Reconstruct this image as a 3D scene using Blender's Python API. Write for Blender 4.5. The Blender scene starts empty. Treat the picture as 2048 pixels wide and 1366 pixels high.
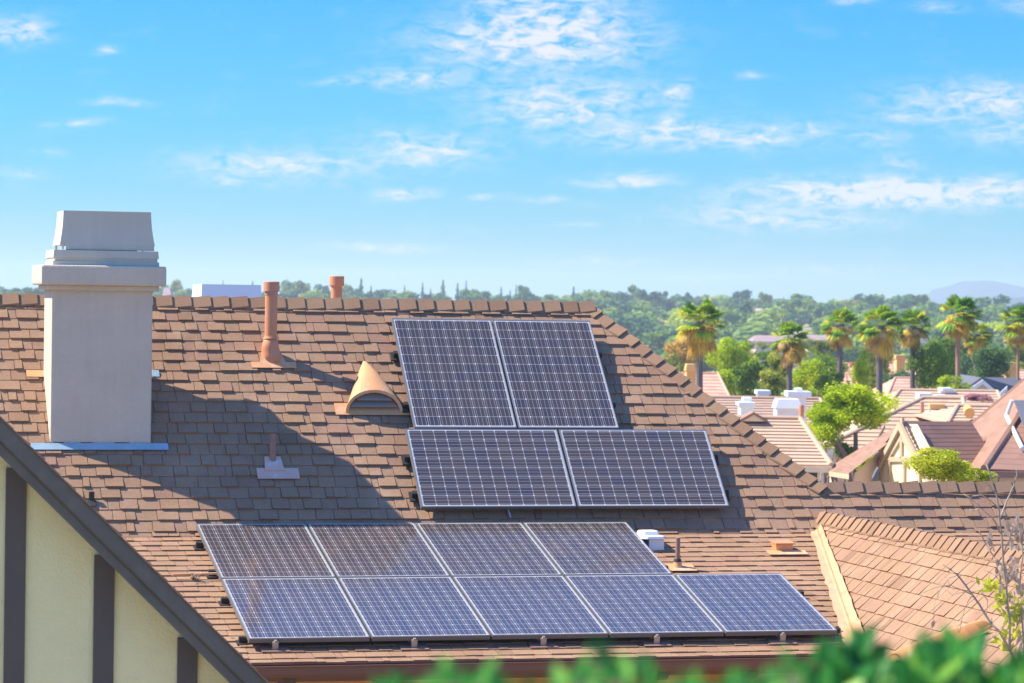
import bpy, bmesh, math, random
from mathutils import Vector, Matrix, noise
R = random.Random(7)
PI = math.pi
sc = bpy.context.scene
C = sc.collection
V = Vector
# ------------------------------------------------------------------ camera geometry (solved from the solar panels' known size)
FPX, HY, AZ, S1, S2, ROLL = 6060.6, 609.6, 0.2552, 0.76162, 0.24248, 0.014036
PITCH = math.atan((683-HY)/FPX)
CA, SA = math.cos(AZ), math.sin(AZ)
def ray(px, py):
    u = px-1024; v = py-683; cr, sr = math.cos(ROLL), math.sin(ROLL)
    uu = u*cr+v*sr; vv = -u*sr+v*cr
    x = uu/FPX; zc = -vv/FPX; c, s = math.cos(PITCH), math.sin(PITCH)
    return V((x, c+zc*s, -s+zc*c))
def w2h(w): return V((w[0]*CA+w[1]*SA, -w[0]*SA+w[1]*CA, w[2]))
def h2w(h): return V((h[0]*CA-h[1]*SA, h[0]*SA+h[1]*CA, h[2]))
def W(px, py, Y):                      # world point seen at a pixel, at depth Y
    r = ray(px, py); return r*(Y/r.y)
def onp(px, py, P, N):                 # house-frame point on a plane
    r = w2h(ray(px, py)); return r*(P.dot(N)/r.dot(N))
def aty(px, py, y):                    # house-frame point on a vertical plane facing the eave
    r = w2h(ray(px, py)); return r*(y/r.y)
H1 = V((6.60425, 29.47112, -1.2487)); H2 = V((4.39272, 28.65227, -2.1273))
N1 = V((0, -math.sin(S1), math.cos(S1))); N2 = V((0, -math.sin(S2), math.cos(S2)))
D1 = V((0, -math.cos(S1), -math.sin(S1))); D2 = V((0, -math.cos(S2), -math.sin(S2)))
R1 = H1-N1*.14; R2 = H2-N2*.11
T1, T2 = math.tan(S1), math.tan(S2)
YB = (R2.z-T2*R2.y-R1.z+T1*R1.y)/(T1-T2); ZB = R1.z+T1*(YB-R1.y)
YR = 30.968; ZR = R1.z+T1*(YR-R1.y)
YE = 25.30; ZE = R2.z+T2*(YE-R2.y)
HX = 8.96                               # right end of the ridge
GZ = -7.0
# ------------------------------------------------------------------ materials
def srgb(r, g, b):
    f = lambda c: (c/12.92 if c <= .04045 else ((c+.055)/1.055)**2.4)
    return tuple(f(c/255.) for c in (r, g, b))
class NT:
    def __init__(s, m): m.use_nodes = True; s.t = m.node_tree; s.t.nodes.clear(); s.l = s.t.links
    def n(s, k, **kw):
        o = s.t.nodes.new(k)
        for a, b in kw.items(): setattr(o, a, b)
        return o
    def put(s, sock, v):
        if isinstance(v, (int, float)): sock.default_value = v
        elif isinstance(v, (tuple, list)): sock.default_value = tuple(v) if len(v) == len(sock.default_value) else tuple(v)+(1,)
        else: s.l.new(v, sock)
    def m(s, op, a, b=None, c=None, clamp=False):
        o = s.n('ShaderNodeMath', operation=op, use_clamp=clamp); s.put(o.inputs[0], a)
        if b is not None: s.put(o.inputs[1], b)
        if c is not None: s.put(o.inputs[2], c)
        return o.outputs[0]
    def mix(s, f, a, b, bt='MIX'):
        o = s.n('ShaderNodeMix', data_type='RGBA', blend_type=bt); s.put(o.inputs[0], f); s.put(o.inputs[6], a); s.put(o.inputs[7], b)
        return o.outputs[2]
    def noise(s, vec, scale, detail=4, rough=.6, dist=0):
        o = s.n('ShaderNodeTexNoise'); s.put(o.inputs['Vector'], vec); o.inputs['Scale'].default_value = scale
        o.inputs['Detail'].default_value = detail; o.inputs['Roughness'].default_value = rough; o.inputs['Distortion'].default_value = dist
        return o.outputs[0]
    def ramp(s, f, stops, interp='LINEAR'):
        o = s.n('ShaderNodeValToRGB'); s.put(o.inputs[0], f); cr = o.color_ramp; cr.interpolation = interp
        while len(cr.elements) < len(stops): cr.elements.new(.5)
        for e, (p, c) in zip(cr.elements, stops): e.position = p; e.color = tuple(c)+(1,)
        return o.outputs[0]
def pmat(name, base, rough=.8, var=.15, scale=6, bump=0., bscale=90, metal=0., tone=None, spec=.4, speck=0., streak=0., dirt=None):
    m = bpy.data.materials.new(name); t = NT(m)
    tc = t.n('ShaderNodeTexCoord').outputs['Object']
    out = t.n('ShaderNodeOutputMaterial'); b = t.n('ShaderNodeBsdfPrincipled'); t.l.new(b.outputs[0], out.inputs[0])
    if tone:
        at = t.n('ShaderNodeAttribute', attribute_name='tone').outputs['Fac']
        k = len(tone)-1; col = t.ramp(at, [(i/max(k, 1), c) for i, c in enumerate(tone)])
    else: col = tuple(base)+(1,)
    n1 = t.noise(tc, scale, 5, .65)
    v = t.m('MULTIPLY_ADD', n1, 2*var*1.6, 1-var*1.6)
    if speck:
        n2 = t.noise(tc, 62, 3, .85); v = t.m('ADD', v, t.m('MULTIPLY', t.m('SUBTRACT', n2, .5), speck))
    if streak:
        mp = t.n('ShaderNodeMapping'); t.l.new(tc, mp.inputs[0]); mp.inputs['Scale'].default_value = (14, 14, .8)
        v = t.m('ADD', v, t.m('MULTIPLY', t.m('SUBTRACT', t.noise(mp.outputs[0], 1, 4), .5), streak))
    cm = t.n('ShaderNodeCombineColor')
    for i in range(3): t.l.new(v, cm.inputs[i])
    col = t.mix(1., col, cm.outputs[0], 'MULTIPLY')
    if dirt:
        col = t.mix(t.ramp(t.noise(tc, dirt[1], 6, .7), [(.52, (0, 0, 0)), (.68, (1, 1, 1) if name != 'asphalt_shingle' else (.16, .16, .16))]), col, tuple(dirt[0])+(1,))
    t.put(b.inputs['Base Color'], col); b.inputs['Roughness'].default_value = rough; b.inputs['Metallic'].default_value = metal
    b.inputs['Specular IOR Level'].default_value = spec
    if bump:
        bp = t.n('ShaderNodeBump'); bp.inputs['Strength'].default_value = bump; bp.inputs['Distance'].default_value = .01
        t.l.new(t.noise(tc, bscale, 4, .7), bp.inputs['Height']); t.l.new(bp.outputs[0], b.inputs['Normal'])
    return m
def leafmat(name, stops, trans=.35, rough=.5):
    m = bpy.data.materials.new(name); t = NT(m)
    out = t.n('ShaderNodeOutputMaterial'); at = t.n('ShaderNodeAttribute', attribute_name='tone').outputs['Fac']
    k = len(stops)-1; col = t.ramp(at, [(i/k, c) for i, c in enumerate(stops)])
    b = t.n('ShaderNodeBsdfPrincipled'); t.put(b.inputs['Base Color'], col); b.inputs['Roughness'].default_value = rough
    b.inputs['Specular IOR Level'].default_value = .25
    tr = t.n('ShaderNodeBsdfTranslucent'); t.put(tr.inputs[0], col)
    mx = t.n('ShaderNodeMixShader'); mx.inputs[0].default_value = trans; t.l.new(b.outputs[0], mx.inputs[1]); t.l.new(tr.outputs[0], mx.inputs[2])
    t.l.new(mx.outputs[0], out.inputs[0]); return m
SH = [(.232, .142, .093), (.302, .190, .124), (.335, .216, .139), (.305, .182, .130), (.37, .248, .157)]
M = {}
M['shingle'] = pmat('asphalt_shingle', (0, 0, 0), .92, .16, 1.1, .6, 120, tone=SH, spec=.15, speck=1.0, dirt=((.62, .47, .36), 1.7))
M['cap'] = pmat('cap_shingle', (0, 0, 0), .92, .12, 2, .6, 160, tone=[SH[1], SH[2], (.27, .165, .105)], spec=.15, speck=.55)
M['stucco'] = pmat('grey_stucco', (.62, .545, .445), .9, .09, 2.5, 1., 55, spec=.2, streak=.16)
M['shroud'] = pmat('painted_chimney_metal', (.55, .51, .42), .6, .08, 2, .1, 30, streak=.2)
M['cream'] = pmat('cream_stucco', (.88, .80, .43), .9, .08, 1.6, 1., 45, spec=.2, streak=.07, dirt=((.74, .68, .38), .9))
M['timber'] = pmat('dark_brown_timber', (.105, .086, .076), .7, .1, 3, .3, 40, streak=.15)
M['barge'] = pmat('weathered_grey_board', (.125, .118, .104), .65, .16, 2, .4, 40, streak=.3, dirt=((.17, .155, .13), 2.5))
M['gutter'] = pmat('brown_gutter_paint', srgb(120, 84, 72), .4, .08, 3, .0)
M['orange_wall'] = pmat('tan_orange_stucco', srgb(214, 160, 100), .9, .06, 2, .6, 60)
M['terra'] = pmat('terracotta_painted_metal', srgb(205, 140, 104), .6, .12, 5, .15, 40, streak=.15, dirt=((.36, .26, .23), 5))
M['tan_metal'] = pmat('tan_painted_metal', srgb(214, 160, 112), .5, .12, 4, .12, 30, dirt=((.62, .52, .46), 3.5))
M['valley'] = pmat('tan_valley_metal', srgb(202, 160, 126), .6, .12, 3, .5, 14, dirt=((.40, .24, .15), 7))
M['galv'] = pmat('galvanised_flashing', (.34, .50, .60), .45, .18, 4, .05, 20, metal=.3)
M['pipe_brown'] = pmat('brown_pipe_metal', srgb(150, 118, 104), .5, .15, 6, .1, 30, streak=.2, dirt=((.30, .20, .16), 6))
M['white'] = pmat('white_painted_metal', (.78, .79, .80), .45, .04, 3)
M['black'] = pmat('black_metal', (.03, .028, .028), .6, .1, 5)
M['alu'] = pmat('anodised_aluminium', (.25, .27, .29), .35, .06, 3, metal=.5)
M['frame_side'] = pmat('shaded_anodised_side', (.15, .14, .135), .5, .05, 3, metal=.2)  # same frame metal, darkened: the shade on its sides is put into the colour
M['mount'] = pmat('grey_mount_metal', (.42, .38, .34), .45, .1, 6, metal=.4)
M['louver'] = pmat('grey_louver', (.27, .23, .21), .6, .08, 6)
M['bark'] = pmat('bark', (.16, .13, .12), .9, .25, 6, .8, 12)
M['palmbark'] = pmat('palm_bark', (.13, .11, .12), .9, .2, 4, .8, 8)
M['palmbark2'] = pmat('reddish_palm_bark', (.34, .2, .13), .9, .2, 4, .8, 8)
M['twig'] = pmat('grey_twig', (.38, .30, .25), .85, .2, 14, .3, 60)
M['tile_tan'] = pmat('tan_roof_tile', (0, 0, 0), .9, .1, 1.2, .3, 20, tone=[(.44, .31, .22), (.53, .38, .27), (.48, .345, .25)])
M['tile_red'] = pmat('red_roof_tile', (0, 0, 0), .9, .15, 1.2, .3, 20, tone=[(.52, .28, .20), (.60, .35, .26), (.55, .34, .27)])
M['tile_pink'] = pmat('pinkish_grey_roof_tile', (0, 0, 0), .9, .12, 1.2, .3, 20, tone=[(.36, .25, .19), (.43, .30, .23), (.40, .29, .23)])
M['brown_comp'] = pmat('brown_composition_roof', (0, 0, 0), .92, .12, 1.5, .3, 20, tone=[(.25, .145, .10), (.31, .185, .13), (.28, .165, .12)])
M['redbrown_shaded_comp'] = pmat('shaded_red_brown_roof', (0, 0, 0), .92, .12, 1.5, .3, 20, tone=[(.24, .135, .105), (.29, .165, .125), (.26, .15, .12)])  # darker copy of the brown roof; shade of the front slopes painted in
M['bluegrey_comp'] = pmat('blue_grey_roof', (0, 0, 0), .9, .12, 1, tone=[(.10, .11, .14), (.13, .14, .18)])
M['far_roof'] = pmat('mauve_grey_roof', (0, 0, 0), .9, .1, .3, tone=[(.30, .22, .24), (.34, .25, .26)])
M['tan_wall'] = pmat('tan_house_stucco', (.60, .47, .38), .9, .05, 1)
M['pale_wall'] = pmat('pale_house_stucco', srgb(236, 216, 180), .9, .05, 1)
M['yellow_trim'] = pmat('ochre_trim', (.52, .40, .26), .7, .08, 3)
M['tan_chim'] = pmat('apricot_stucco', srgb(240, 180, 110), .9, .05, 1)
M['glass'] = pmat('dark_window_glass', (.04, .05, .06), .1, .05, 1, spec=.6)
M['skylight'] = pmat('blue_skylight_glass', (.10, .22, .38), .15, .05, 1, spec=.6)
G_B = [(.16, .28, .012), (.42, .56, .02), (.68, .80, .03), (.85, .90, .07)]
M['leaf_bright'] = leafmat('bright_yellow_green_leaf', G_B, .6)
M['leaf_mid'] = leafmat('mid_green_leaf', [(.05, .12, .02), (.14, .27, .025), (.30, .46, .035), (.48, .60, .05)], .5)
M['leaf_dark'] = leafmat('dark_green_leaf', [(.03, .09, .05), (.08, .18, .08), (.16, .29, .09), (.30, .45, .10)], .5)
M['leaf_far'] = leafmat('hillside_green_leaf', [(.04, .11, .05), (.11, .23, .06), (.27, .42, .08), (.50, .58, .11)], .5)
M['leaf_olive'] = leafmat('olive_green_leaf', [(.09, .13, .02), (.24, .30, .03), (.42, .48, .05), (.60, .60, .08)], .5)
M['leaf_yel'] = leafmat('yellow_leaf', [(.24, .30, .02), (.46, .54, .03), (.68, .70, .05), (.62, .46, .26)], .45)
M['leaf_hedge'] = leafmat('fresh_hedge_leaf', [(.012, .09, .022), (.035, .21, .045), (.08, .37, .065), (.28, .58, .10)], .4, .4)
M['leaf_dry'] = leafmat('dry_grey_leaf', [(.34, .23, .15), (.55, .41, .30), (.72, .58, .45)], .5, .9)
M['frond'] = leafmat('palm_frond_green', [(.04, .16, .03), (.12, .32, .035), (.36, .52, .035), (.70, .66, .05)], .4)
M['frond_dry'] = leafmat('palm_frond_dry', [(.16, .24, .03), (.60, .32, .07), (.82, .60, .06), (.66, .42, .24)], .3, .9)
M['pink_flower'] = leafmat('pink_blossom', [(.10, .14, .03), (.60, .26, .34), (.70, .42, .42)], .3)
M['orange_flower'] = leafmat('orange_blossom', [(.10, .16, .03), (.75, .25, .05), (.80, .33, .08)], .3)
# photovoltaic glass: cells, gaps, bus bars
PW, PH, GAP = 1.053, 1.565, .02
def cellmat():
    m = bpy.data.materials.new('photovoltaic_cells'); t = NT(m)
    out = t.n('ShaderNodeOutputMaterial'); b = t.n('ShaderNodeBsdfPrincipled'); t.l.new(b.outputs[0], out.inputs[0])
    sp = t.n('ShaderNodeSeparateXYZ'); t.l.new(t.n('ShaderNodeTexCoord').outputs['Object'], sp.inputs[0])
    mx = .024; p = (PW-2*mx)/8; my = (PH-12*p)/2
    u = t.m('MULTIPLY', t.m('SUBTRACT', sp.outputs[0], mx), 1/p); v = t.m('MULTIPLY', t.m('SUBTRACT', t.m('MULTIPLY', sp.outputs[1], -1), my), 1/p)
    fu = t.m('SUBTRACT', t.m('FRACT', u), .5); fv = t.m('SUBTRACT', t.m('FRACT', v), .5)
    au = t.m('ABSOLUTE', fu); av = t.m('ABSOLUTE', fv)
    gap = t.m('GREATER_THAN', t.m('MAXIMUM', au, av), .484)
    dia = t.m('GREATER_THAN', t.m('ADD', au, av), .915)
    outside = t.m('MAXIMUM', t.m('GREATER_THAN', t.m('ABSOLUTE', t.m('SUBTRACT', u, 4)), 4), t.m('GREATER_THAN', t.m('ABSOLUTE', t.m('SUBTRACT', v, 6)), 6))
    bb = t.m('LESS_THAN', t.m('ABSOLUTE', t.m('SUBTRACT', t.m('FRACT', t.m('MULTIPLY_ADD', fu, 3, 1.5)), .5)), .058)
    cb = t.n('ShaderNodeCombineXYZ'); t.l.new(t.m('FLOOR', u), cb.inputs[0]); t.l.new(t.m('FLOOR', v), cb.inputs[1])
    t.l.new(t.m('MULTIPLY', t.n('ShaderNodeObjectInfo').outputs['Random'], 50), cb.inputs[2])
    wn = t.n('ShaderNodeTexWhiteNoise'); t.l.new(cb.outputs[0], wn.inputs['Vector'])
    big = t.noise(cb.outputs[0], .35, 2)
    cell = t.ramp(t.m('ADD', t.m('MULTIPLY', wn.outputs[0], .45), t.m('MULTIPLY', big, .6)), [(.2, (.032, .030, .054)), (.55, (.046, .038, .050)), (.85, (.058, .045, .048))])
    c = t.mix(bb, cell, (.25, .23, .20, 1)); c = t.mix(t.m('MAXIMUM', gap, outside), c, (.40, .41, .44, 1)); c = t.mix(dia, c, (.58, .60, .64, 1))
    tc = t.n('ShaderNodeTexCoord').outputs['Object']
    dust = t.ramp(t.noise(tc, 2.2, 6, .7), [(.35, (.01, .01, .01)), (.8, (.06, .06, .06))])
    c = t.mix(dust, c, (.40, .35, .33, 1))
    spk = t.m('GREATER_THAN', t.noise(tc, 38, 2, .5), .775); c = t.mix(spk, c, (.6, .6, .58, 1))
    t.put(b.inputs['Base Color'], c); b.inputs['Roughness'].default_value = .22; b.inputs['Specular IOR Level'].default_value = .45
    b.inputs['Coat Weight'].default_value = .5; b.inputs['Coat Roughness'].default_value = .08
    return m
M['cells'] = cellmat()
# ------------------------------------------------------------------ mesh builder
class MB:
    def __init__(s, o=(0, 0, 0)): s.v = []; s.f = []; s.t = []; s.o = V(o)
    def poly(s, pts, tone=.5):
        i = len(s.v); s.v += [V(p)-s.o for p in pts]; s.f.append(tuple(range(i, i+len(pts)))); s.t.append(tone)
    def hexa(s, b, tp, tone=.5):         # bottom quad, top quad (same order)
        i = len(s.v); s.v += [V(p)-s.o for p in list(b)+list(tp)]; n = len(b)
        s.f.append(tuple(i+n-1-k for k in range(n))); s.f.append(tuple(i+n+k for k in range(n)))
        for k in range(n): s.f.append((i+k, i+(k+1) % n, i+n+(k+1) % n, i+n+k))
        s.t += [tone]*(n+2)
    def box(s, x0, x1, y0, y1, z0, z1, tone=.5):
        s.hexa([(x0, y0, z0), (x1, y0, z0), (x1, y1, z0), (x0, y1, z0)], [(x0, y0, z1), (x1, y0, z1), (x1, y1, z1), (x0, y1, z1)], tone)
    def frame(s, o, a, b, c, tone=.5):   # box from a corner and three edge vectors
        o = V(o); s.hexa([o, o+a, o+a+b, o+b], [o+c, o+a+c, o+a+b+c, o+b+c], tone)
    def prism(s, pts, d, tone=.5):
        d = V(d); s.hexa([V(p) for p in pts], [V(p)+d for p in pts], tone)
    def tube(s, pts, rad, n=10, tone=.5, cap=True):
        pts = [V(p) for p in pts]; i0 = len(s.v)
        for k, p in enumerate(pts):
            d = (pts[min(k+1, len(pts)-1)]-pts[max(k-1, 0)]).normalized()
            a = d.orthogonal().normalized() if abs(d.z) < .95 else V((1, 0, 0)); a = (a-d*a.dot(d)).normalized(); b = d.cross(a)
            r = rad[k] if isinstance(rad, (list, tuple)) else rad
            for j in range(n): s.v.append(p+a*math.cos(2*PI*j/n)*r+b*math.sin(2*PI*j/n)*r-s.o)
        for k in range(len(pts)-1):
            for j in range(n):
                s.f.append((i0+k*n+j, i0+k*n+(j+1) % n, i0+(k+1)*n+(j+1) % n, i0+(k+1)*n+j)); s.t.append(tone)
        if cap:
            s.f.append(tuple(i0+j for j in reversed(range(n)))); s.f.append(tuple(i0+(len(pts)-1)*n+j for j in range(n))); s.t += [tone, tone]
    def build(s, name, mat, parent=None, label=None, smooth=False, bev=0, kind=None):
        me = bpy.data.meshes.new(name); me.from_pydata([tuple(p) for p in s.v], [], s.f)
        at = me.attributes.new('tone', 'FLOAT', 'FACE'); at.data.foreach_set('value', s.t)
        me.materials.append(M[mat] if isinstance(mat, str) else mat)
        if smooth: me.polygons.foreach_set('use_smooth', [True]*len(me.polygons))
        me.update(); o = bpy.data.objects.new(name, me); C.objects.link(o)
        if parent: o.parent = parent
        if label: o['label'] = label
        if kind: o['kind'] = kind
        if bev:
            b = o.modifiers.new('bevel', 'BEVEL'); b.width = bev; b.segments = 2; b.limit_method = 'ANGLE'
        return o
def tag(o, label, cat, group=None, kind=None):
    o['label'] = label; o['category'] = cat
    if group: o['group'] = group
    if kind: o['kind'] = kind
    return o
def thing(name, label, cat, base=(0, 0, 0), house=False, group=None):
    o = bpy.data.objects.new(name, None); C.objects.link(o); o.empty_display_size = .2
    o.location = h2w(V(base)) if house else V(base)
    if house: o.rotation_euler = (0, 0, AZ)
    return tag(o, label, cat, group)
def struct(mb, name, mat, smooth=False, kind='structure'):
    o = mb.build(name, mat, smooth=smooth); o['kind'] = kind; return o
# ------------------------------------------------------------------ terrain
def sm(a, b, x): t = max(0, min(1, (x-a)/(b-a))); return t*t*(3-2*t)
def ground(x, y):
    z = -1.75-(7-1.75)*sm(5, 17, y)
    z += -7.0*sm(45, 150, y)
    far = sm(260, 900, y)
    z += far*(12.3-(.016 if x > 0 else .0035)*x)
    if y > 120: z += 1.6*noise.noise(V((x*.006, y*.006, 0)))*sm(120, 400, y)
    z += -12*sm(1000, 1700, y)
    return z
ys = [-60, -20, 0, 5, 7, 9, 11, 13, 15, 17, 25, 45]+[45+8*i for i in range(1, 20)]+[200+25*i for i in range(1, 45)]+[1350+150*i for i in range(30)]
g = MB()
xs = [-4400, -2500, -1500]+[-900+30*i for i in range(60)]+[900+1, 1500, 2500, 4400]
for y in ys:
    for x in xs: g.v.append(V((x, y, ground(x, y))))
nx = len(xs)
for j in range(len(ys)-1):
    for i in range(nx-1): g.f.append((j*nx+i, j*nx+i+1, (j+1)*nx+i+1, (j+1)*nx+i)); g.t.append(.5)
gm = pmat('dry_grass_ground', (.33, .28, .19), .95, .25, .05, 0)
struct(g, 'ground', gm, True)
# distant mountains
def ridge_mesh(prof, Y, th):
    mb = MB(); pts = [(W(px, py, Y)) for px, py in prof]
    n = len(pts); steps = 8
    for side in (-1, 1):
        for k in range(steps):
            for i in range(n-1):
                q = []
                for kk, ii in ((k, i), (k, i+1), (k+1, i+1), (k+1, i)):
                    p = pts[ii]; f = kk/steps; z = p.z*(1-f**1.2)-14*f**1.2
                    q.append(V((p.x+th*.05*noise.noise(V((ii*.7, kk*.9, side))), p.y+side*th*f, z+2.*noise.noise(V((ii*1.3, kk*1.7, 5.)))*f*(1-f)*3)))
                mb.poly(q if side < 0 else q[::-1])
    return mb
hm = pmat('mountain_scrub', (.06, .09, .09), .95, .2, .01)
pr = [(1500, 640), (1620, 632), (1740, 622), (1800, 610), (1840, 598), (1880, 580), (1905, 568), (1930, 563), (1965, 561), (2000, 563), (2030, 570), (2090, 590), (2160, 600), (2300, 622)]
struct(ridge_mesh(pr, 3300, 400), 'mountain', hm, True)
pr2 = [(1780, 640), (1850, 633), (1900, 622), (1950, 618), (1990, 608), (2020, 598), (2060, 592), (2120, 600), (2250, 618), (2400, 640)]
struct(ridge_mesh(pr2, 1900, 200), 'hills', hm, True)
# ------------------------------------------------------------------ shingled slopes
def shingles(mb, P, u, dn, N, d0, d1, e, lo, hi, wmin=.12, wmax=.225, thick=(.005, .019)):
    """courses running along u, from distance d0 to d1 down the slope; lo(d)/hi(d) clip the ends"""
    n = int(math.ceil((d1-d0)/e)); rowshift = 0
    for i in range(n):
        a = d0+i*e; b = min(a+e, d1); top = a-.03 if i else a
        x = lo(b)-R.random()*wmax; wob = R.uniform(-.002, .002); X1 = max(hi(a), hi(b))
        raised = False
        while x < X1:
            w = R.uniform(wmin, wmax) if R.random() > .12 else R.uniform(wmin*.5, wmin)
            raised = not raised if R.random() < .75 else raised
            t = thick[1] if raised else thick[0]
            t += R.uniform(-.001, .003); bb = b+wob+R.uniform(-.0022, .0022)
            x0, x1 = x, x+w-.006
            def cl(xx, d): return max(lo(d), min(hi(d), xx))
            p = [(cl(x0, top), top), (cl(x1, top), top), (cl(x1, bb), bb), (cl(x0, bb), bb)]
            if p[1][0]-p[0][0] > .002 or p[2][0]-p[3][0] > .002:
                base = .004
                A, B, Cc, D = [P+u*q[0]+dn*q[1] for q in p]
                A2 = A+N*-.001; B2 = B+N*-.001; C2 = Cc+N*(base+t); D2 = D+N*(base+t)
                tn = min(1, max(0, R.gauss(.46 if raised else .54, .15)))
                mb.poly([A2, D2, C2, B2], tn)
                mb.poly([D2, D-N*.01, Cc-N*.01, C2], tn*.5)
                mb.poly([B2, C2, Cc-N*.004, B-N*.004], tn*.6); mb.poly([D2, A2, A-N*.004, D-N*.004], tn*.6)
            x += w
HB = V((6, 29, GZ))
house = thing('shingled_house', 'brown shingled house carrying the solar panels, with a grey stucco chimney', 'house', HB, True)
X0, X1 = -2.0, 17.0
U = V((1, 0, 0)); O0 = V((0, YR, ZR))
L1 = (YR-YB)/math.cos(S1); L2 = (YB-YE)/math.cos(S2)
ZC = -1.82; dC = (ZR-ZC)/math.sin(S1)
def hipx(d): return HX+d*math.cos(S1) if d < dC else X1
mb = MB(HB)
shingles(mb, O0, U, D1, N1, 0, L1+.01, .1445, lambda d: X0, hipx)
AX, AYY, AZZ = 10.76, 28.75, -2.10
OB = V((0, YB, ZB))
def valx(d):
    y = YB-d*math.cos(S2); return 10.70+(y-28.88)*.2475
roof = mb.build('roof', 'shingle', house, 'steep upper slope of brown shingles with a hip on its right')
mb = MB(HB)
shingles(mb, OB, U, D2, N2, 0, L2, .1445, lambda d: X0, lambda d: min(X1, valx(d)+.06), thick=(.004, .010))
lower = mb.build('roof', 'shingle', house, 'shallow lower slope of brown shingles above the gutter')
mb = MB(HB)
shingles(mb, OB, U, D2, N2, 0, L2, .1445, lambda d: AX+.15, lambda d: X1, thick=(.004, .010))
mb.build('roof', 'shingle', house, 'shallow slope of brown shingles beyond the wing roof')
# underlay, back slopes, hip end, right part, soffit
mb = MB(HB)
def slab(pts, th=.12):
    pts = [V(p) for p in pts]; n = (pts[1]-pts[0]).cross(pts[2]-pts[0]).normalized()
    if n.z < 0: n = -n
    mb.prism([p-n*.008 for p in pts], -n*th)
YK = YR+6; ZK = ZR-6*T1*.55
slab([(X0, YR, ZR), (HX, YR, ZR), (HX+dC*math.cos(S1), YR-dC*math.cos(S1), ZC), (X1, YR-dC*math.cos(S1), ZC), (X1, YB, ZB), (X0, YB, ZB)])
slab([(X0, YB, ZB), (X1, YB, ZB), (X1, YE+.02, ZE+.02*T2), (X0, YE+.02, ZE+.02*T2)])
slab([(X0, YR, ZR), (HX, YR, ZR), (HX+1.9, YK, ZK), (X0, YK, ZK)])
slab([(HX, YR, ZR), (HX+1.89, YR-1.89, ZC), (HX+2.2, YK, ZK)])
slab([(HX+1.6, YR-1.89, ZC), (X1, YR-1.89, ZC), (X1, YK, ZK), (HX+1.9, YK, ZK)])
mb.build('roof_deck', 'shingle', house)
# wing roof (ridge runs towards the camera)
AX, AYY, AZZ = 10.76, 28.75, -2.10
sD = math.radians(45.3); UD = V((0, -1, 0)); DD = V((-math.cos(sD), 0, -math.sin(sD))); ND = V((-math.sin(sD), 0, math.cos(sD)))
PD = V((AX, 0, AZZ)); YD0 = 21.0
LD = (AZZ+3.42)/math.sin(sD)
mb = MB(HB)
def dlo(d):    # u = -y ; upper end is at the valley
    x = AX-d*math.cos(sD); y = 28.88+(x-10.70)/.2475
    return -(min(28.85, max(y, 25.35) if d*math.sin(sD) < .96 else 25.35))
shingles(mb, PD, UD, DD, ND, 0, LD, .152, dlo, lambda d: -YD0, wmin=.09, wmax=.16, thick=(.004, .010))
mb.build('wing_roof', 'shingle', house, 'left slope of the wing roof, its shingles slanting across the picture')
mb = MB(HB)
PDr = V((AX, 0, AZZ)); DDr = V((math.cos(sD), 0, -math.sin(sD))); NDr = V((math.sin(sD), 0, math.cos(sD)))
mb.prism([PDr+V((0, 28.8, 0))-NDr*.01, PDr+V((0, YD0, 0))-NDr*.01, PDr+V((0, YD0, 0))+DDr*LD-NDr*.01, PDr+V((0, 28.8, 0))+DDr*LD-NDr*.01], -NDr*.1)
mb.prism([PD+V((0, 28.75, 0))-ND*.01, PD+V((0, YD0, 0))-ND*.01, PD+V((0, YD0, 0))+DD*LD-ND*.01, PD+V((0, 25.3, 0))+DD*LD-ND*.01], -ND*.1)
mb.build('roof_deck', 'shingle', house)
# ridge and hip caps
def caps(name, a, b, nA, nB, e=.196, w=.125, seed=1, lift=.034, label=None, start=0):
    rr = random.Random(seed); mb = MB(HB); a = V(a); b = V(b); d = (b-a); L = d.length; d.normalize()
    nA = V(nA).normalized(); nB = V(nB).normalized(); up = (nA+nB).normalized()
    sA = d.cross(nA).normalized(); sB = d.cross(nB).normalized()
    if sA.z > 0: sA = -sA
    if sB.z > 0: sB = -sB
    n = int(L/e)
    for i in range(n+1):
        s0 = i*e-.03; s1 = min((i+1)*e, L+.04)+rr.uniform(-.006, .006); tn = rr.random()
        l0 = .012; l1 = lift+rr.uniform(-.004, .008)
        ww = w+rr.uniform(-.006, .006)
        def sec(s, l, dz=0):
            c = a+d*s+up*(l+.012); 
            return [c+sA*ww+nA*0-up*.012, c+sA*ww*.35+up*.002, c+up*.010, c+sB*ww*.35+up*.002, c+sB*ww-up*.012]
        p = sec(s0, l0); q = sec(s1, l1); qb = sec(s1, l1-.021)
        for k in range(4):
            mb.poly([p[k], q[k], q[k+1], p[k+1]], tn); mb.poly([q[k], qb[k], qb[k+1], q[k+1]], tn*.4)
        for k in (0, 4): mb.poly([p[k], q[k], qb[k], p[k]-up*.012], tn*.4)
    return mb.build(name, 'cap', house, label)
bN = V((0, math.sin(S1*.7), math.cos(S1*.7)))
caps('ridge_cap', (X0, YR, ZR+.012), (HX-.02, YR, ZR+.012), N1, bN, label='row of ridge shingles along the top of the roof')
caps('hip_cap', (HX-.05, YR+.02, ZR+.01), (HX+1.90, YR-1.91, ZC-.01), N1, V((.75, .1, .6)), e=.178, w=.12, seed=3, lift=.04, label='hip shingles stepping down to the right')
caps('ridge_cap', (HX+1.93, YR-1.89, ZC+.012), (X1, YR-1.89, ZC+.012), N1, bN, e=.205, w=.12, seed=4, label='ridge shingles of the lower right ridge')
caps('ridge_cap', (AX, AYY+.05, AZZ+.012), (AX, YD0, AZZ+.012), ND, NDr, e=.165, w=.12, seed=5, lift=.036, label='closely stepped ridge shingles of the wing roof')
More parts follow.
